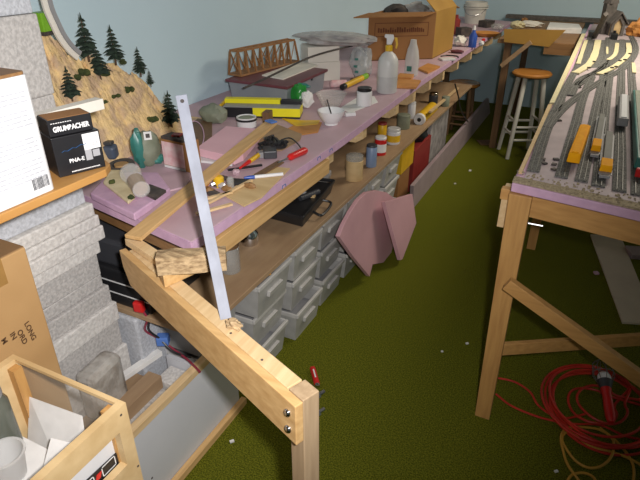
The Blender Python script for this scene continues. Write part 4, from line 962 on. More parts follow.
single('wood_rod', MB().bar(S(430, 112, .085), S(458, 88, .02), .02, .012), 'pine_pale', 'pale stick resting across the yellow green bottle on the shelf', 'stick')
single('cable_drop', MB().tube(smooth_path([atX(455, 84, -.93), atX(458, 95, -.925), atX(462, 112, -.93), atX(468, 122, -.95)]), .006, 7), 'black', 'black cable drooping from the far end of the under-bench shelf', 'cable', smooth=True)
# chrome and dark jars at the near end
p = S(250, 243); t = thing('chrome_can', 'shiny steel can on the shelf beneath the front rail', 'can', p)
MB().lathe(p, [(0, 0), (.034, 0), (.040, .02), (.036, .05), (.028, .06), (.028, .09), (0, .09)], 26).build('body', 'chrome', t, smooth=True)
MB().lathe(p+Z*.0905, [(0, 0), (.03, 0), (.03, .012), (0, .014)], 26).build('lid', 'dgrey', t, smooth=True)
jar(231, 270, .038, .10, 'glass', 'dark_wood', 'dim glass jar on the shelf behind the weathered block', 'jar', 'glass_jar')
# black plastic tray case
c4 = [at(258, 218, SZ+.001), at(303, 230, SZ+.001), at(334, 192, SZ+.001), at(300, 188, SZ+.001)]
cc = sum(c4, V())/4
t = thing('tool_case', 'open black plastic drill case with tools on the under-bench shelf', 'tool case', cc)
MB().hexa([cc+(p_-cc)*.90 for p_ in c4], [p_+Z*.050 for p_ in c4]).build('base', 'black_plastic', t, bevel=.006)
mb = MB()
for k in range(4):
    a, b = c4[k]+Z*.0595, c4[(k+1) % 4]+Z*.0595; mb.bar(a, b, .012, .016)
mb.build('rim', 'black_plastic', t, bevel=.003)
q = cc+Z*.0505
MB().obox(q+V((-.03, .02, 0)), (.10, .07, .022), .5).build('grey_tool', 'grey', t, bevel=.008)
MB().cyl(q+V((.03, -.05, .014)), q+V((.07, .06, .014)), .014, n=12).build('tool_body', 'dgrey', t, smooth=True)
MB().obox(q+V((.06, .03, .0005)), (.02, .05, .012), .2).build('tan_insert', 'ply_pale', t)
MB().cyl(q+V((-.07, -.08, .006)), q+V((-.045, -.05, .006)), .005, n=8).build('brass_bit', 'yellow2', t)
a, b = c4[1]*.7+c4[2]*.3, c4[1]*.4+c4[2]*.6
MB().tube(smooth_path([a+Z*.030, a+V((.045, .0, .022)), b+V((.045, 0, .022)), b+Z*.030]), .006, 8).build('handle', 'black_plastic', t, smooth=True)
single('plastic_cover', MB().obox(S(318, 180), (.12, .16, .03), .3), 'milky', 'cloudy plastic lid on the shelf behind the open black case', 'lid', bevel=.004)
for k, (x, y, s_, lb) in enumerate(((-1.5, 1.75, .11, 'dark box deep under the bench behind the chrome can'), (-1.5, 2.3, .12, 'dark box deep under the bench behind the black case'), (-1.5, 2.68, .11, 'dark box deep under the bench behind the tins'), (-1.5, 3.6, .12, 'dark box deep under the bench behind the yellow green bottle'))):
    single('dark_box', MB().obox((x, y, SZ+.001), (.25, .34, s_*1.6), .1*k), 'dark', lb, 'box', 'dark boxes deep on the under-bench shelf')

# ================================================================ STORAGE DRAWERS
def make_drawer(w, d, h, label, grp):
    t = thing('storage_bin', label, 'storage bin', (0, 0, 0), grp)
    th = .004; ins = .018
    mb = MB()
    def wl(a, b, c_, d_): mb.hexa([(a[0], a[1], 0), (b[0], b[1], 0), (c_[0], c_[1], 0), (d_[0], d_[1], 0)], [(a[0], a[1], h*.86), (b[0], b[1], h*.86), (c_[0], c_[1], h*.86), (d_[0], d_[1], h*.86)])
    mb.box(-d, ins, 0, -ins, w-ins, .004)
    mb.hexa([(-ins-th, ins, .004), (-ins, ins, .004), (-ins, w-ins, .004), (-ins-th, w-ins, .004)], [(-th, .004, h*.84), (0, .004, h*.84), (0, w-.004, h*.84), (-th, w-.004, h*.84)])
    mb.hexa([(-d, ins, .004), (-d+th, ins, .004), (-d+th, w-ins, .004), (-d, w-ins, .004)], [(-d, .004, h*.84), (-d+th, .004, h*.84), (-d+th, w-.004, h*.84), (-d, w-.004, h*.84)])
    mb.hexa([(-d, ins, .004), (-ins-th, ins, .004), (-ins-th, ins+th, .004), (-d, ins+th, .004)], [(-d, .004, h*.84), (-th, .004, h*.84), (-th, .004+th, h*.84), (-d, .004+th, h*.84)])
    mb.hexa([(-d, w-ins-th, .004), (-ins-th, w-ins-th, .004), (-ins-th, w-ins, .004), (-d, w-ins, .004)], [(-d, w-.004-th, h*.84), (-th, w-.004-th, h*.84), (-th, w-.004, h*.84), (-d, w-.004, h*.84)])
    mb.build('tub', 'bin', t)
    rim = MB(); r = .010
    rim.box(-.004, 0, h*.86, r, w, h*.98).box(-d-.004, 0, h*.84, -d+.004, w, h*.98).box(-d+.0045, 0, h*.84, -.0045, .008, h*.98).box(-d+.0045, w-.008, h*.84, -.0045, w, h*.98)
    rim.build('rim', 'bin_rim', t, bevel=.003)
    MB().hexa([(-.010, w*.3, h*.44), (.004, w*.3, h*.44), (.004, w*.7, h*.44), (-.010, w*.7, h*.44)], [(-.006, w*.3, h*.60), (.010, w*.3, h*.60), (.010, w*.7, h*.60), (-.006, w*.7, h*.60)]).build('finger_grip', 'bin_rim', t, bevel=.002)
    MB().box(-d*.8, ins+.02, .0045, -ins-.01, w-ins-.02, h*.6).build('contents', 'grey', t)
    return t
DW, DD, DH = .262, .36, .166
first = make_drawer(DW, DD, DH, 'x', 'grey storage drawers under the bench')
ys = [1.175, 1.465, 1.77, 2.075, 2.375, 2.67, 2.965]
cname = ['set-back stack beside the framing beam', 'first forward stack past the beam', 'second forward stack past the beam', 'stack at the rounded pink piece edge', 'stack behind the rounded pink piece', 'stack behind the rectangular pink piece', 'last stack, beside the yellow box']
rname = ['bottom', 'middle', 'top']
rnd = random.Random(6)
used = False
for k, y in enumerate(ys):
    for r in range(3):
        xo = -1.010 + rnd.uniform(-.012, .004)+ (.022 if (k, r) in ((1, 2), (2, 2), (2, 0)) else 0)-(.045 if k == 0 else 0)
        lb = f'grey storage bin, {rname[r]} of the {cname[k]}'
        if not used: first.location = (xo, y, .001); first['label'] = lb; used = True
        else: dup(first, (xo, y, .001+r*(DH-.001)), lb)
single('orange_rag', MB().blob((-1.04, 1.60, .488), (.032, .055, .022), 5, .3), 'orange', 'orange rag showing in the top drawer of the nearest stack', 'rag')
# things beyond the drawers
for (px, py, X_, w_, h_, mt, lb, nm) in ((421, 158, -1.06, .20, .17, 'card_brown', 'brown cardboard box on the carpet below the yellow green box', 'cardboard_box'), (470, 145, -1.08, .40, .20, 'clutterred', 'dull red box on the carpet behind the long pink panel', 'red_box')):
    pass
single('cardboard_box', MB().box(-1.36, 3.38, .001, -1.06, 3.62, .26), 'card_brown', 'brown cardboard box under the shelf behind the long pink panel', 'box', bevel=.003)
single('yellow_box', MB().box(-1.34, 3.39, .261, -1.05, 3.66, .43), 'yellow2', 'yellow green box on top of the brown cardboard box under the shelf', 'box', bevel=.003)
single('red_box', MB().box(-1.34, 3.72, .001, -1.06, 4.15, .33), 'clutterred', 'dull red box right of the yellow green box under the shelf', 'box', bevel=.003)
single('black_sack', MB().blob((-1.18, 3.98, .41), (.14, .16, .085), 44, .18, flat=.9), 'black_plastic', 'black bag slumped on the dull red box under the shelf', 'bag', smooth=True)
single('grey_carton', MB().box(-1.36, 4.2, .001, -1.08, 4.75, .46), 'greybag', 'grey carton near the far end under the shelf', 'carton', bevel=.003)
# stool under the bench's far end
def stool(loc, h, rs, label, leg_m, rz=0., splay=.05, legs=True):
    t = thing('bar_stool', label, 'stool', loc); l = V(loc)
    MB().lathe(l+Z*(h-.035), [(0, 0), (rs*.9, 0), (rs, .012), (rs, .024), (rs*.93, .034), (0, .037)], 32).build('seat', 'seat', t, smooth=True)
    F_ = []; 
    for k in range(4):
        a = rz+PI/4+k*PI/2; d_ = V((math.cos(a), math.sin(a), 0)); p1 = l+d_*rs*.68+Z*(h-.0355); p0 = l+d_*(rs*.68+splay*1.6); F_.append((p0, p1))
        MB().tube([p0, p1], [.017, .020], 14).build('leg', leg_m, t, smooth=True)
    for k in range(4):
        for f in ((.30, .47) if k % 2 else (.24, .40)):
            a = F_[k][0]+(F_[k][1]-F_[k][0])*f; b = F_[(k+1) % 4][0]+(F_[(k+1) % 4][1]-F_[(k+1) % 4][0])*f
            d_ = (b-a).normalized(); MB().tube([a+d_*.019, b-d_*.019], .011, 10).build('rung', leg_m, t, smooth=True)
    return t
sp = at(532, 74, .70)
stool((sp.x, sp.y, .001), .72, .160, 'tall white stool with varnished round seat before the back table', 'offpaint', .45)
stool((-1.10, 5.35, .001), .50, .15, 'dim brown round stool half hidden under the far end of the bench', 'dark_wood', 0., .02)

# ================================================================ LEANING PINK FOAM
def leanpt(px, py, y=None, X0=-.905, X1=-.958, ztop=.62):   # plane leaning back: X = X0 + (X1-X0) * z/ztop
    d = ray(px, py); k = (X1-X0)/ztop
    t = (X0+k*H)/(d.x-k*d.z); return V((d.x*t, d.y*t, H+d.z*t))
pix = [(335, 236), (340, 224), (347, 211), (355, 199), (363, 192), (373, 190), (383, 192), (391, 198), (392, 235), (388, 252), (380, 262), (369, 264), (366, 276), (350, 257)]
pl = [leanpt(*q) for q in pix]
mnz = min(p_.z for p_ in pl); 
pl = [p_-Z*mnz*0+Z*(0.002-min(0, mnz)) if False else p_ for p_ in pl]
for p_ in pl: p_.z = max(p_.z, .001)
single('pink_foam_arc', MB().prism(pl, (.022, 0, .002)), 'pink_leaf', 'rounded pink foam board leaning against the storage drawers', 'foam board', bevel=.002)
pl = [leanpt(*q, X0=-.80, X1=-.90, ztop=.5) for q in ((381, 202), (409, 194), (413, 223), (399, 259), (397, 260))]
for p_ in pl: p_.z = max(p_.z, .001)
t_ = single('pink_foam_sheet', MB().prism(pl, (.022, .0, .004)), 'pink_leaf', 'small rectangular pink foam panel leaning on the rounded one', 'foam board', bevel=.002)
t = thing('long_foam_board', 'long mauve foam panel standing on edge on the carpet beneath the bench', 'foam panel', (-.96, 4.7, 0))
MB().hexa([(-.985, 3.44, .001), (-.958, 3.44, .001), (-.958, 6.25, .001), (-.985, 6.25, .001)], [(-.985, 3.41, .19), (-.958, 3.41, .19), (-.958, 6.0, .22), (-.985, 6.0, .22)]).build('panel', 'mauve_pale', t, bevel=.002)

# ================================================================ RIGHT TABLE WITH THE TRAIN YARD
TZ_ = .97
tx0, tx1, ty0, ty1 = -.168, .78, 1.752, 6.25
fl_ = at(512, 183, TZ_); fr_ = at(640, 212, TZ_); fd = (fr_-fl_).normalized()
fe = fl_+fd*1.0
table = thing('layout_table', 'pine trestle table on the right carrying the model railway yard on pink foam', 'table', (.3, 4.0, 0))
MB().prism([fl_-Z*.030, fe-Z*.030, V((fe.x, ty1, TZ_-.030)), V((fl_.x+.02, ty1, TZ_-.030))], (0, 0, .03)).build('foam_top', 'pink_edge', table, bevel=.003)
ld = V((0, 1, 0))
MB().bar(fl_+fd*.012+ld*.05-Z*.0755, fe+ld*.05-Z*.0755, .02, .09)  .build('front_rail', 'pine_o', table, bevel=.002)
MB().bar(fl_+V((.035, .065, -.0755)), V((fl_.x+.045, ty1-.05, TZ_-.0755)), .02, .09).build('side_rail', 'pine_y', table, bevel=.002)
MB().prism([at(549, 105, TZ_+.0003), at(554, 105, TZ_+.0003), at(585.5, 35, TZ_+.0003), at(581.5, 35, TZ_+.0003)], (0, 0, .012)).build('edge_strip', 'cream', table)
MB().prism([at(518, 174, TZ_+.0003), at(522, 174, TZ_+.0003), at(552, 106, TZ_+.0003), at(548, 106, TZ_+.0003)], (0, 0, .010)).build('edge_strip', 'ply_pale', table)
lt = V((-.118, 1.79, 0))
MB().hexa([(-.143, 1.775, .001), (-.085, 1.775, .001), (-.085, 1.812, .001), (-.143, 1.812, .001)], [(-.165, 1.745+.03, TZ_-.04), (-.092, 1.745+.03, TZ_-.04), (-.092, 1.782+.03, TZ_-.04), (-.165, 1.782+.03, TZ_-.04)]).build('leg', 'pine_z', table, bevel=.002) if False else None
f0 = at(483, 414); 
lb0 = V((f0.x-.020, 1.735, .001)); 
MB().hexa([(f0.x-.025, 1.700, .001), (f0.x+.030, 1.700, .001), (f0.x+.030, 1.738, .001), (f0.x-.025, 1.738, .001)], [(-.172, 1.752, TZ_-.0305-.0), (-.100, 1.752, TZ_-.0305), (-.100, 1.79, TZ_-.0305), (-.172, 1.79, TZ_-.0305)]).build('leg', 'pine_z', table, bevel=.002) if False else MB().hexa([(f0.x-.028, 1.690, .001), (f0.x+.028, 1.690, .001), (f0.x+.028, 1.728, .001), (f0.x-.028, 1.728, .001)], [(-.170, 1.738, TZ_-.032), (-.098, 1.732, TZ_-.032), (-.098, 1.770, TZ_-.032), (-.170, 1.776, TZ_-.032)]).build('leg', 'pine_z', table, bevel=.002)
MB().box(-.195, 1.775, TZ_-.175, -.171, 1.85, TZ_-.04).build('cleat', 'pine_pale', table, bevel=.002)
MB().box(-.20, 1.77, TZ_-.07, -.1715, 1.80, TZ_-.032).build('corner_block', 'pine_o', table, bevel=.002)
MB().box(-.155, 3.20, .001, -.105, 3.25, TZ_-.122).build('leg', 'pine_z', table); MB().box(-.150, 5.6, .001, -.10, 5.65, TZ_-.122).build('leg', 'dark_wood', table)
MB().box(.70, 1.68, .001, .75, 1.72, TZ_-.125).build('leg', 'pine_z', table); MB().box(.70, 3.2, .001, .75, 3.25, TZ_-.04).build('leg', 'pine_z', table); MB().box(.70, 5.6, .001, .75, 5.65, TZ_-.04).build('leg', 'pine_z', table)
ba, bb = atY(507, 283, 1.672), atY(640, 378, 1.672); bdx = (bb-ba).normalized()
MB().bar(ba, ba+bdx*.98, .03, .045, up=(0, -1, 0) if False else (0, 0, 1)).build('brace', 'pine_o', table, bevel=.002)
sa = at(495, 356, .32); sb2 = at(640, 346, .32); sdx = (sb2-sa).normalized()
MB().bar(V((sa.x-.02, 1.745, .30))+sdx*.02, V((sa.x, 1.76, .30))+sdx*1.0, .02, .052).build('stretcher', 'pine_o', table, bevel=.002)
MB().bar((-.13, 1.83, .60), (-.13, 3.19, .60), .02, .05).build('side_stretcher', 'brown_wood', table) if False else None
q = atY(534, 222, 1.80); MB().cyl((-.096, 1.775, .83), (-.05, 1.775, .83), .004, n=8).build('bolt', 'steel', table)
# yard surface and tracks
yard = thing('yard_board', 'faded mauve yard surface with grey tracks on the right table', 'model yard', (.3, 3.9, TZ_))
pl = [at(519, 181, TZ_+.0004), at(640, 205, TZ_+.0004)]
MB().prism([fl_+V((.03, .05, .0004)), fe+V((0, .05, .0004)), V((fe.x, ty1-.02, TZ_+.0004)), V((fl_.x+.045, ty1-.02, TZ_+.0004))], (0, 0, .006)).build('surface', 'yard', yard)
MB().prism([fl_+V((.0, .006, .0004)), fe+V((0, .006, .0004)), fe+V((0, .049, .0004)), fl_+V((.0, .049, .0004))], (0, 0, .007)).build('front_ballast', 'fine', yard)
TS = TZ_+.0068
MB().prism([at(a_, b_, TZ_+.0066) for a_, b_ in ((571, 74), (584, 40), (637, 40), (634, 60), (612, 67), (592, 68))], (0, 0, .0006)).build('dark_bed', 'ballast', yard)
rnd = random.Random(8); mb = MB()
for k in range(170):
    u = rnd.random(); c_ = fl_+fd*u*.62+V((0, rnd.uniform(.012, .10), 0)); c_.z = TS+.001; s_ = rnd.uniform(.002, .006)
    mb.blob(c_, (s_, s_, s_*.8), k, .2, 1)
bal = mb.build('ballast_grit', 'fine', yard); bal['kind'] = 'stuff'
def track(pix, w=.0205, name='track', parent=yard, z=TS):
    pts = smooth_path([at(a, b, z) for a, b in pix], 6)
    def strip(o0, o1, h0, h1):
        vs = []; fs = []
        for i, p_ in enumerate(pts):
            d_ = (pts[min(i+1, len(pts)-1)]-pts[max(i-1, 0)]).normalized(); s_ = V((d_.y, -d_.x, 0))
            vs += [p_+s_*o0+Z*h0, p_+s_*o1+Z*h0, p_+s_*o1*.98+Z*h1, p_+s_*(o0*.98 if True else o0)+Z*h1]
        for i in range(len(pts)-1):
            for k in range(4): fs.append((i*4+k, i*4+(k+1) % 4, i*4+4+(k+1) % 4, i*4+4+k))
        fs += [(0, 1, 2, 3), tuple(range(len(vs)-4, len(vs)))]
        return MB().add(vs, fs)
    tr = strip(-w, w, 0, .005).build(name, 'ballast', parent)
    r_ = strip(-.0092, -.0072, .0052, .0092); r2 = strip(.0072, .0092, .0052, .0092)
    r_.add(r2.v, r2.f); r_.build('rails', 'rail', tr)
    return tr
T_ = lambda x, y0, y1: None
main = [[(533, 172), (541, 146), (549, 124), (561, 100)],
        [(561, 178), (568, 152), (576, 124), (583, 98), (592, 77)],
        [(581, 182), (588, 150), (594, 120), (600, 92), (606, 66)],
        [(598, 187), (601, 155), (604, 120), (608, 88), (612, 60)],
        [(619, 192), (620, 155), (620, 120), (621, 85), (622, 62)],
        [(638, 196), (637, 155), (635, 118), (632, 85), (630, 55)]]
for t_ in main: track(t_)
throat = [[(547, 128), (560, 112), (575, 99), (600, 82), (625, 67), (636, 50), (630, 34)],
          [(555, 112), (568, 84), (580, 62), (590, 38)],
          [(571, 96), (580, 80), (600, 70), (607, 56), (608, 38)],
          [(577, 86), (596, 72), (612, 60), (622, 40)]]
for t_ in throat: track(t_, .0195, z=TS+.0012)
def cork(pix, w, label=None):
    pts = smooth_path([at(a, b, TS+.002) for a, b in pix], 5); vs = []; fs = []
    for i, p_ in enumerate(pts):
        d_ = (pts[min(i+1, len(pts)-1)]-pts[max(i-1, 0)]).normalized(); s_ = V((d_.y, -d_.x, 0)); rr = random.uniform(.9, 1.1)
        vs += [p_-s_*w*rr, p_+s_*w*rr, p_+s_*w*rr+Z*.009, p_-s_*w*rr+Z*.009]
    for i in range(len(pts)-1):
        for k in range(4): fs.append((i*4+k, i*4+(k+1) % 4, i*4+4+(k+1) % 4, i*4+4+k))
    fs += [(0, 1, 2, 3), tuple(range(len(vs)-4, len(vs)))]
    MB().add(vs, fs).build('cream_roadbed', 'cream', yard)
cork([(586, 41), (582, 53), (578, 65)], .013); cork([(598, 41), (595, 54), (589, 65), (575, 74)], .022); cork([(617, 44), (615, 55), (608, 61)], .013)
cork([(628, 44), (628, 55), (615, 67), (599, 75)], .017); cork([(633, 64), (634, 74)], .010); cork([(607, 48), (607, 55)], .007)
for k, (a, b) in enumerate(((572, 88), (579, 88), (592, 80), (606, 74), (589, 68), (616, 67), (620, 61), (625, 60), (594, 62), (630, 54), (559, 121), (543, 160), (544, 164), (556, 160), (554, 165), (554, 170), (612, 68))):
    q = at(a, b, TS+(.012 if 40 < b < 78 else .0)); MB().obox(q, (.018, .016, .006), k).build('switch_block', 'dark', yard)
# rolling stock
def gauge(pa, pb, z): return at(*pa, z), at(*pb, z)
TR = TS+.0096
def loco(pa, pb, body, label, cat='locomotive', hood=True, name='locomotive', w=.030, h=.036, roof=None, nose=True):
    a, b = gauge(pa, pb, TR); d_ = (b-a).normalized(); L_ = (b-a).length; s_ = V((d_.y, -d_.x, 0))
    t = thing(name, label, cat, a)
    B_ = lambda f0, f1, w0, z0_, z1_, wt=None: MB().hexa([a+d_*L_*f0-s_*w0/2+Z*z0_, a+d_*L_*f0+s_*w0/2+Z*z0_, a+d_*L_*f1+s_*w0/2+Z*z0_, a+d_*L_*f1-s_*w0/2+Z*z0_], [a+d_*L_*f0-s_*(wt or w0)/2+Z*z1_, a+d_*L_*f0+s_*(wt or w0)/2+Z*z1_, a+d_*L_*f1+s_*(wt or w0)/2+Z*z1_, a+d_*L_*f1-s_*(wt or w0)/2+Z*z1_])
    B_(.08, .92, w*.7, 0, .010).build('chassis', 'dark', t)
    for f in (.22, .78): 
        mb = MB()
        for df in (-.08, .08):
            c_ = a+d_*L_*(f+df)+Z*.005; mb.cyl(c_-s_*.013, c_+s_*.013, .005, n=12)
        mb.build('wheels', 'rail', t)
    if hood:
        B_(0, 1, w, .0102, .014).build('footplate', body if roof is None else 'grey', t)
        B_(.22, .98, w*.62, .0142, h*.84).build('hood', roof or body, t, bevel=.002)
        B_(.04, .216, w*.95, .0142, h, w*.86).build('cab', body, t, bevel=.002)
        B_(.055, .20, w*.97, h*.55, h*.78).build('cab_windows', 'black', t)
        B_(-.03, -.002, w*.8, .004, .013).build('pilot', 'grey', t)
    else:
        B_(0, 1, w, .0102, h, w*.9).build('body', body, t, bevel=.004)
        B_(.02, .98, w*.5, h+.0002, h+.003).build('roof', roof or body, t)
    return t
loco((572, 166), (583, 136), 'orange', 'bright orange cab unit locomotive standing on the second yard track from the left', hood=False, w=.042, h=.046)
loco((594, 157), (601, 120), 'orange', 'orange nosed grey hood locomotive on the third yard track', roof='rollgrey', w=.034)
loco((604, 178), (608, 138), 'orange', 'orange nosed grey hood locomotive on the fourth yard track, nearest the pink table edge', roof='rollgrey', w=.040)
loco((621, 129), (622, 104), 'grey', 'grey silver boxcar on the fifth yard track', 'railway car', hood=False, name='boxcar', roof='palegrey', w=.042, h=.045)
loco((640, 172), (635, 100), 'teal', 'dark green car with red end at the right photo edge on the last track', 'railway car', hood=False, name='passenger_car', roof='olive', w=.044, h=.048)
q = at(640, 176, TR); single('red_bumper', MB().obox(q-V((0, .012, .0)), (.034, .014, .03), 0), 'red', 'red buffer stop in front of the dark green car', 'buffer', bevel=.003)
# model mine building / gabled shed at the far end of the yard
p = at(611, 36, TS)
t = thing('model_tower', 'grey timber model building with gabled front and tall spire at the far yard end', 'model building', p)
k = mpp(p); w_ = 12.5*k; d_ = .16; hw = 12*k; hr = 8*k
xa = V((.94, .34, 0)); ya = V((-.34, .94, 0)); o_ = p+xa*.04
fr = [o_-xa*w_/2, o_+xa*w_/2, o_+xa*w_/2+Z*hw, o_+Z*(hw+hr), o_-xa*w_/2+Z*hw]
inn = [o_-xa*w_*.30+Z*.01, o_+xa*w_*.30+Z*.01, o_+xa*w_*.30+Z*hw*.9, o_+Z*(hw+hr*.55), o_-xa*w_*.30+Z*hw*.9]
mb = MB(); n_ = 5
vs = fr+inn+[v+ya*.02 for v in fr]+[v+ya*.02 for v in inn]
fs = []
for i in range(5):
    j = (i+1) % 5
    fs += [(i, j, 5+j, 5+i), (10+i, 10+j, 15+j, 15+i), (i, j, 10+j, 10+i), (5+i, 5+j, 15+j, 15+i)]
mb.add(vs, fs).build('front_frame', 'model_grey', t)
MB().prism([v+ya*.0205 for v in fr], ya*.01).build('inner_wall', 'ply_pale', t)
MB().prism([v+ya*.031 for v in (o_-xa*w_/2, o_-xa*w_/2+xa*.01, o_-xa*w_/2+xa*.01+Z*hw, o_-xa*w_/2+Z*hw)], ya*d_).build('side_wall', 'model_grey', t)
MB().prism([v+ya*.031 for v in (o_+xa*w_/2, o_+xa*w_/2-xa*.01, o_+xa*w_/2-xa*.01+Z*hw, o_+xa*w_/2+Z*hw)], ya*d_).build('side_wall', 'model_grey', t)
for sgn in (-1, 1):
    e_ = o_+xa*sgn*(w_/2+.02)+Z*(hw-.01); r_ = o_+Z*(hw+hr+.012)
    MB().prism([e_-ya*.02, r_-ya*.02, r_+Z*.012-ya*.02, e_+Z*.012-ya*.02], ya*(d_+.05)).build('roof_slope', 'model_grey', t)
s0_ = at(594, 38, TS); 
MB().tube([s0_, at(606, 14, TS+.22)+V((0, 0, 0))], [.02, .02], 4).build('leaning_chute', 'model_grey', t)
tw = o_-xa*.05+ya*.14
MB().obox(tw, (.085, .085, .24), .35).build('tower_body', 'model_grey', t)
MB().tube([tw+Z*.2405, tw+Z*.46], [.062, .004], 4).build('spire', 'model_grey', t)
p = at(638, 36, TS); single('autumn_bush', MB().blob(p+Z*.05, (.09, .08, .07), 17, .3, 3, flat=.8), 'orange2', 'orange brown model bush at the far right of the yard', 'model bush')
p = at(583, 37, TS); single('dark_coal_car', MB().obox(p+V((.06, 0, 0)), (.05, .12, .05), .1), 'black_plastic', 'black model car left of the grey timber tower', 'railway car', bevel=.003)
p = at(613, 39, TS); single('black_engine', MB().obox(p, (.05, .10, .045), .1).cyl(p+Z*.045, p+Z*.065, .012, n=8), 'black', 'small black engine before the gabled model building', 'locomotive', bevel=.002)

# ================================================================ BACK TABLE
BZ = .95
bt = thing('back_table', 'rough wooden table along the back wall behind the white stool', 'table', (-.3, 5.8, 0))
MB().box(-.80, 5.02, BZ-.03, -.20, 6.55, BZ).build('top', 'brown_wood', bt, bevel=.002)
MB().box(-.42, 5.005, BZ-.09, -.21, 5.019, BZ-.005).build('front_board', 'brown_wood', bt)
l0 = at(497, 156); 
for x, y in ((-.74, 5.04), (-.25, 5.9), (-.74, 6.3)): MB().box(x, y, .001, x+.055, y+.055, BZ-.031).build('leg', 'dark_wood', bt)
MB().bar(atY(501, 66, 4.985), atY(531, 42, 4.985), .02, .035).build('brace', 'ply', bt)
A = at(505, 43, BZ); 
zc_ = BZ+.001
pl = [at(506, 30, zc_), at(567, 30, zc_), at(556, 44, zc_), at(503, 43, zc_)]
MB().prism([at(505, 28, BZ+.0005), at(570, 28, BZ+.0005), at(570, 33, BZ+.0005), at(505, 33, BZ+.0005)], (0, 0, .004))
q0, q1 = atY(504, 29, 5.0), atY(566, 30, 5.0); q2, q3 = atY(549, 47, 5.0), atY(504, 42, 5.0)
single('cardboard_flap', MB().prism([q0, q1, q2, q3], (0, .0048, 0)), 'card_yellow', 'olive yellow cardboard sheet hanging over the front of the back table', 'cardboard')
for k, (px, py, s_, mt, lb) in enumerate(((517, 29, (.07, .08, .035), 'cream', 'cream crumpled paper at the left of the back table'), (530, 27, (.12, .05, .028), 'offwhite', 'white paper heap in the middle of the back table'), (524, 24, (.03, .03, .03), 'card_brown', 'brown tuft behind the paper heaps on the back table'))):
    b = at(px, py, BZ+.001); single('paper_heap', MB().blob(b+Z*s_[2], s_, 70+k, .22, 3, flat=.9), mt, lb, 'paper')
b = at(566, 32, BZ+.001)
single('white_sheet', MB().prism([at(546, 33, BZ+.001), at(581, 34, BZ+.001), at(578, 29, BZ+.001), at(549, 27, BZ+.001)], (0, 0, .045)), 'paper', 'stack of white paper at the right of the back table beside the yard', 'paper', bevel=.004)
sh_ = thing('wall_ledge', 'long grey scenic ledge along the back wall', 'ledge', (.4, 6.6, 0))
MB().box(-1.0, 6.68-.10, BZ+.001, 2.2, 6.695, BZ+.035).build('ledge', 'model_grey', sh_)
MB().box(-.12, 6.56, BZ-.10, 2.2, 6.579, BZ+.0).build('ledge_front', 'dark_wood', sh_)
MB().box(1.2, 6.6, .001, 1.26, 6.66, BZ).build('post', 'dark_wood', sh_)
single('dark_mat', MB().bar((-.35, 4.72, .008), (-.1, 4.9, .008), .24, .012), 'dark', 'dark flat board on the carpet by the white stool', 'board')
p = atX(540, 108, -.25)
single('red_tool', MB().obox((-.235, 3.9, .001), (.05, .06, .10), .2), 'red', 'small red thing by the table edge near the white stool', 'tool', bevel=.004) if False else None

# ================================================================ ON THE CARPET
pl = [at(590, 236), at(620, 237), at(656, 326), at(622, 324)]
single('grey_board', MB().prism([p_+Z*.001 for p_ in pl], (0, 0, .012)), 'greyboard', 'plain grey board lying flat on the carpet under the right table', 'board', bevel=.001)
p = at(636, 255); single('pink_offcut', MB().obox(p+Z*.001, (.10, .12, .03), .3), 'mauve_pale', 'mauve foam off-cut at the right photo edge beside the grey board', 'foam off-cut', bevel=.003)
p = at(596, 274); single('pink_chip', MB().obox(p+Z*.001, (.025, .025, .012), .5), 'pink', 'tiny square pink foam chip left of the grey board on the carpet', 'foam chip', bevel=.002)
for px, py, s_, lb in ((470, 171, .018, 'white scrap on the carpet in the aisle before the stool'), (455, 184, .010, 'small white scrap on the aisle carpet nearer than the larger one'), (467, 344, .008, 'tiny white speck on the carpet left of the red cord'), (232, 442, .010, 'white speck on the carpet by the low box'), (556, 472, .008, 'tiny white speck on the carpet under the amber cord'), (442, 352, .006, 'tiny pale speck in the middle of the carpet')):
    p = at(px, py); single('paper_scrap', MB().obox(p+Z*.001, (s_*1.6, s_, .006), s_*90), 'paper', lb, 'paper scrap')
p = at(487, 143); single('brown_sheet', MB().obox(p+Z*.001, (.16, .14, .008), .5), 'dark_wood', 'dull brown sheet on the carpet at the far end of the aisle', 'sheet')
# red work light with its cord
rnd = random.Random(12)
cc = at(590, 405)
pts = []
for k in range(8):
    R0 = .185+.02*math.sin(k*2.3); ox, oy = rnd.uniform(-.03, .03), rnd.uniform(-.02, .02)
    if k in (2, 5): R0 *= .55
    for j in range(14):
        a = 2*PI*j/14+.9; pts.append(V((cc.x+.035+ox+math.cos(a)*R0*1.0, cc.y-.01+oy+math.sin(a)*R0*1.12, .008+.006*k*.6+.004*math.sin(j*1.3+k))))
t = thing('work_light', 'red handled caged work light lying with its coiled red cord on the carpet', 'work light', (cc.x, cc.y, 0))
tail = [at(*q, .008) for q in ((498, 378), (515, 382), (530, 392), (538, 405), (552, 415), (568, 418), (585, 414))]
tail2 = [at(*q, .008) for q in ((496, 394), (510, 405), (530, 414), (550, 420), (575, 424), (600, 425), (625, 436), (645, 440))]
MB().tube(smooth_path(pts, 3), .0052, 7).build('coiled_cord', 'cordred', t, smooth=True)
MB().tube(smooth_path(tail, 5), .0046, 7).build('cord_tail', 'cordred', t, smooth=True)
MB().tube(smooth_path(tail2, 5), .0046, 7).build('cord_tail', 'cordred', t, smooth=True)
a, b = at(611, 420, .055), at(606, 389, .085); d_ = (b-a).normalized()
MB().tube([a-d_*.01, a, a+d_*.02, b-d_*.02, b], [.010, .016, .019, .017, .021], 18).build('handle', 'red', t, smooth=True)
MB().tube([b+d_*.0005, b+d_*.035], [.019, .030], 18).build('socket', 'dgrey', t, smooth=True)
mb = MB().blob(b+d_*.055, (.026, .026, .026), 1, 0, 3); mb.build('bulb', 'white', t, smooth=True)
s_ = d_.cross(Z).normalized(); u_ = s_.cross(d_)
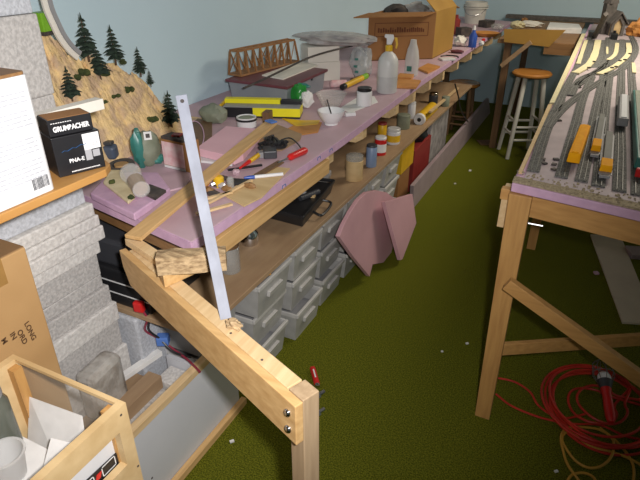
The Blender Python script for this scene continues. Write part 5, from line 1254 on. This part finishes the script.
mb = MB()
for k in range(8):
    a_ = 2*PI*k/8; r_ = s_*math.cos(a_)+u_*math.sin(a_)
    mb.tube([b+d_*.036+r_*.028, b+d_*.07+r_*.042, b+d_*.12+r_*.036, b+d_*.145+r_*.008], .0016, 5)
for f, rr in ((.07, .042), (.12, .036)):
    mb.tube([b+d_*f+(s_*math.cos(2*PI*k/20)+u_*math.sin(2*PI*k/20))*rr for k in range(21)], .0016, 5)
mb.build('wire_cage', 'rail', t)
# amber cord
pts = [(592, 500), (580, 482), (568, 465), (563, 450), (561, 437), (566, 429), (580, 427), (600, 430), (613, 440), (612, 455), (603, 465), (590, 468), (577, 462), (567, 450), (562, 438), (570, 432), (590, 446), (612, 452), (636, 462), (660, 480)]
MB_ = MB().tube(smooth_path([at(a, b, .010+.0015*(i % 5)) for i, (a, b) in enumerate(pts)], 5), .0050, 7)
t = thing('extension_cord', 'amber extension cord looped on the carpet below the red cord', 'cord', at(590, 450))
MB_.build('cord', 'cordyel', t, smooth=True)
MB().tube(smooth_path([at(a, b, .012) for a, b in ((600, 428), (615, 440), (628, 455), (634, 470), (632, 490))], 5), .0050, 7).build('cord', 'cordyel', t, smooth=True)
MB().tube(smooth_path([at(a, b, .009) for a, b in ((566, 484), (572, 475), (584, 473), (594, 478), (598, 490))], 5), .0050, 7).build('cord', 'cordyel', t, smooth=True)

# ================================================================ LIGHT
def light(kind, name, loc, energy, col, size=.1, rot=None, spot=None):
    l = bpy.data.lights.new(name, kind); l.energy = energy; l.color = col
    if kind == 'AREA': l.size = size; l.shape = 'DISK'
    else: l.shadow_soft_size = size
    if spot: l.spot_size = spot; l.spot_blend = 1.0
    o = bpy.data.objects.new(name, l); C.objects.link(o); o.location = loc
    if rot: o.rotation_euler = rot
    return o
fwd = V((hx*ct, hy*ct, -st))
fl = light('SPOT', 'flash', V((hy*.08, -hx*.08, H+.06)), 134, (1, .965, .95), .025, spot=math.radians(102))
fl.rotation_euler = (ray(168, 190).normalized()).to_track_quat('-Z', 'Y').to_euler()
light('AREA', 'ceiling_lamp', (.6, 4.2, 2.52), 52, (1, .90, .74), 1.1)
w = bpy.data.worlds.new('world'); bpy.context.scene.world = w; w.use_nodes = True
w.node_tree.nodes['Background'].inputs[0].default_value = (.5, .5, .55, 1); w.node_tree.nodes['Background'].inputs[1].default_value = .25

cam = bpy.data.cameras.new('camera'); co = bpy.data.objects.new('camera', cam); C.objects.link(co)
cam.sensor_width = 36; cam.lens = F/640*36; cam.clip_start = .02
co.location = (0, 0, H); co.rotation_euler = fwd.to_track_quat('-Z', 'Y').to_euler()
sc = bpy.context.scene; sc.camera = co
sc.view_settings.view_transform = 'Standard'; sc.view_settings.look = 'None'; sc.view_settings.gamma = 1; sc.view_settings.use_curve_mapping = False
sc.view_settings.exposure = .1
sc.cycles.use_denoising = True
sc.cycles.max_bounces = 8; sc.cycles.transparent_max_bounces = 16
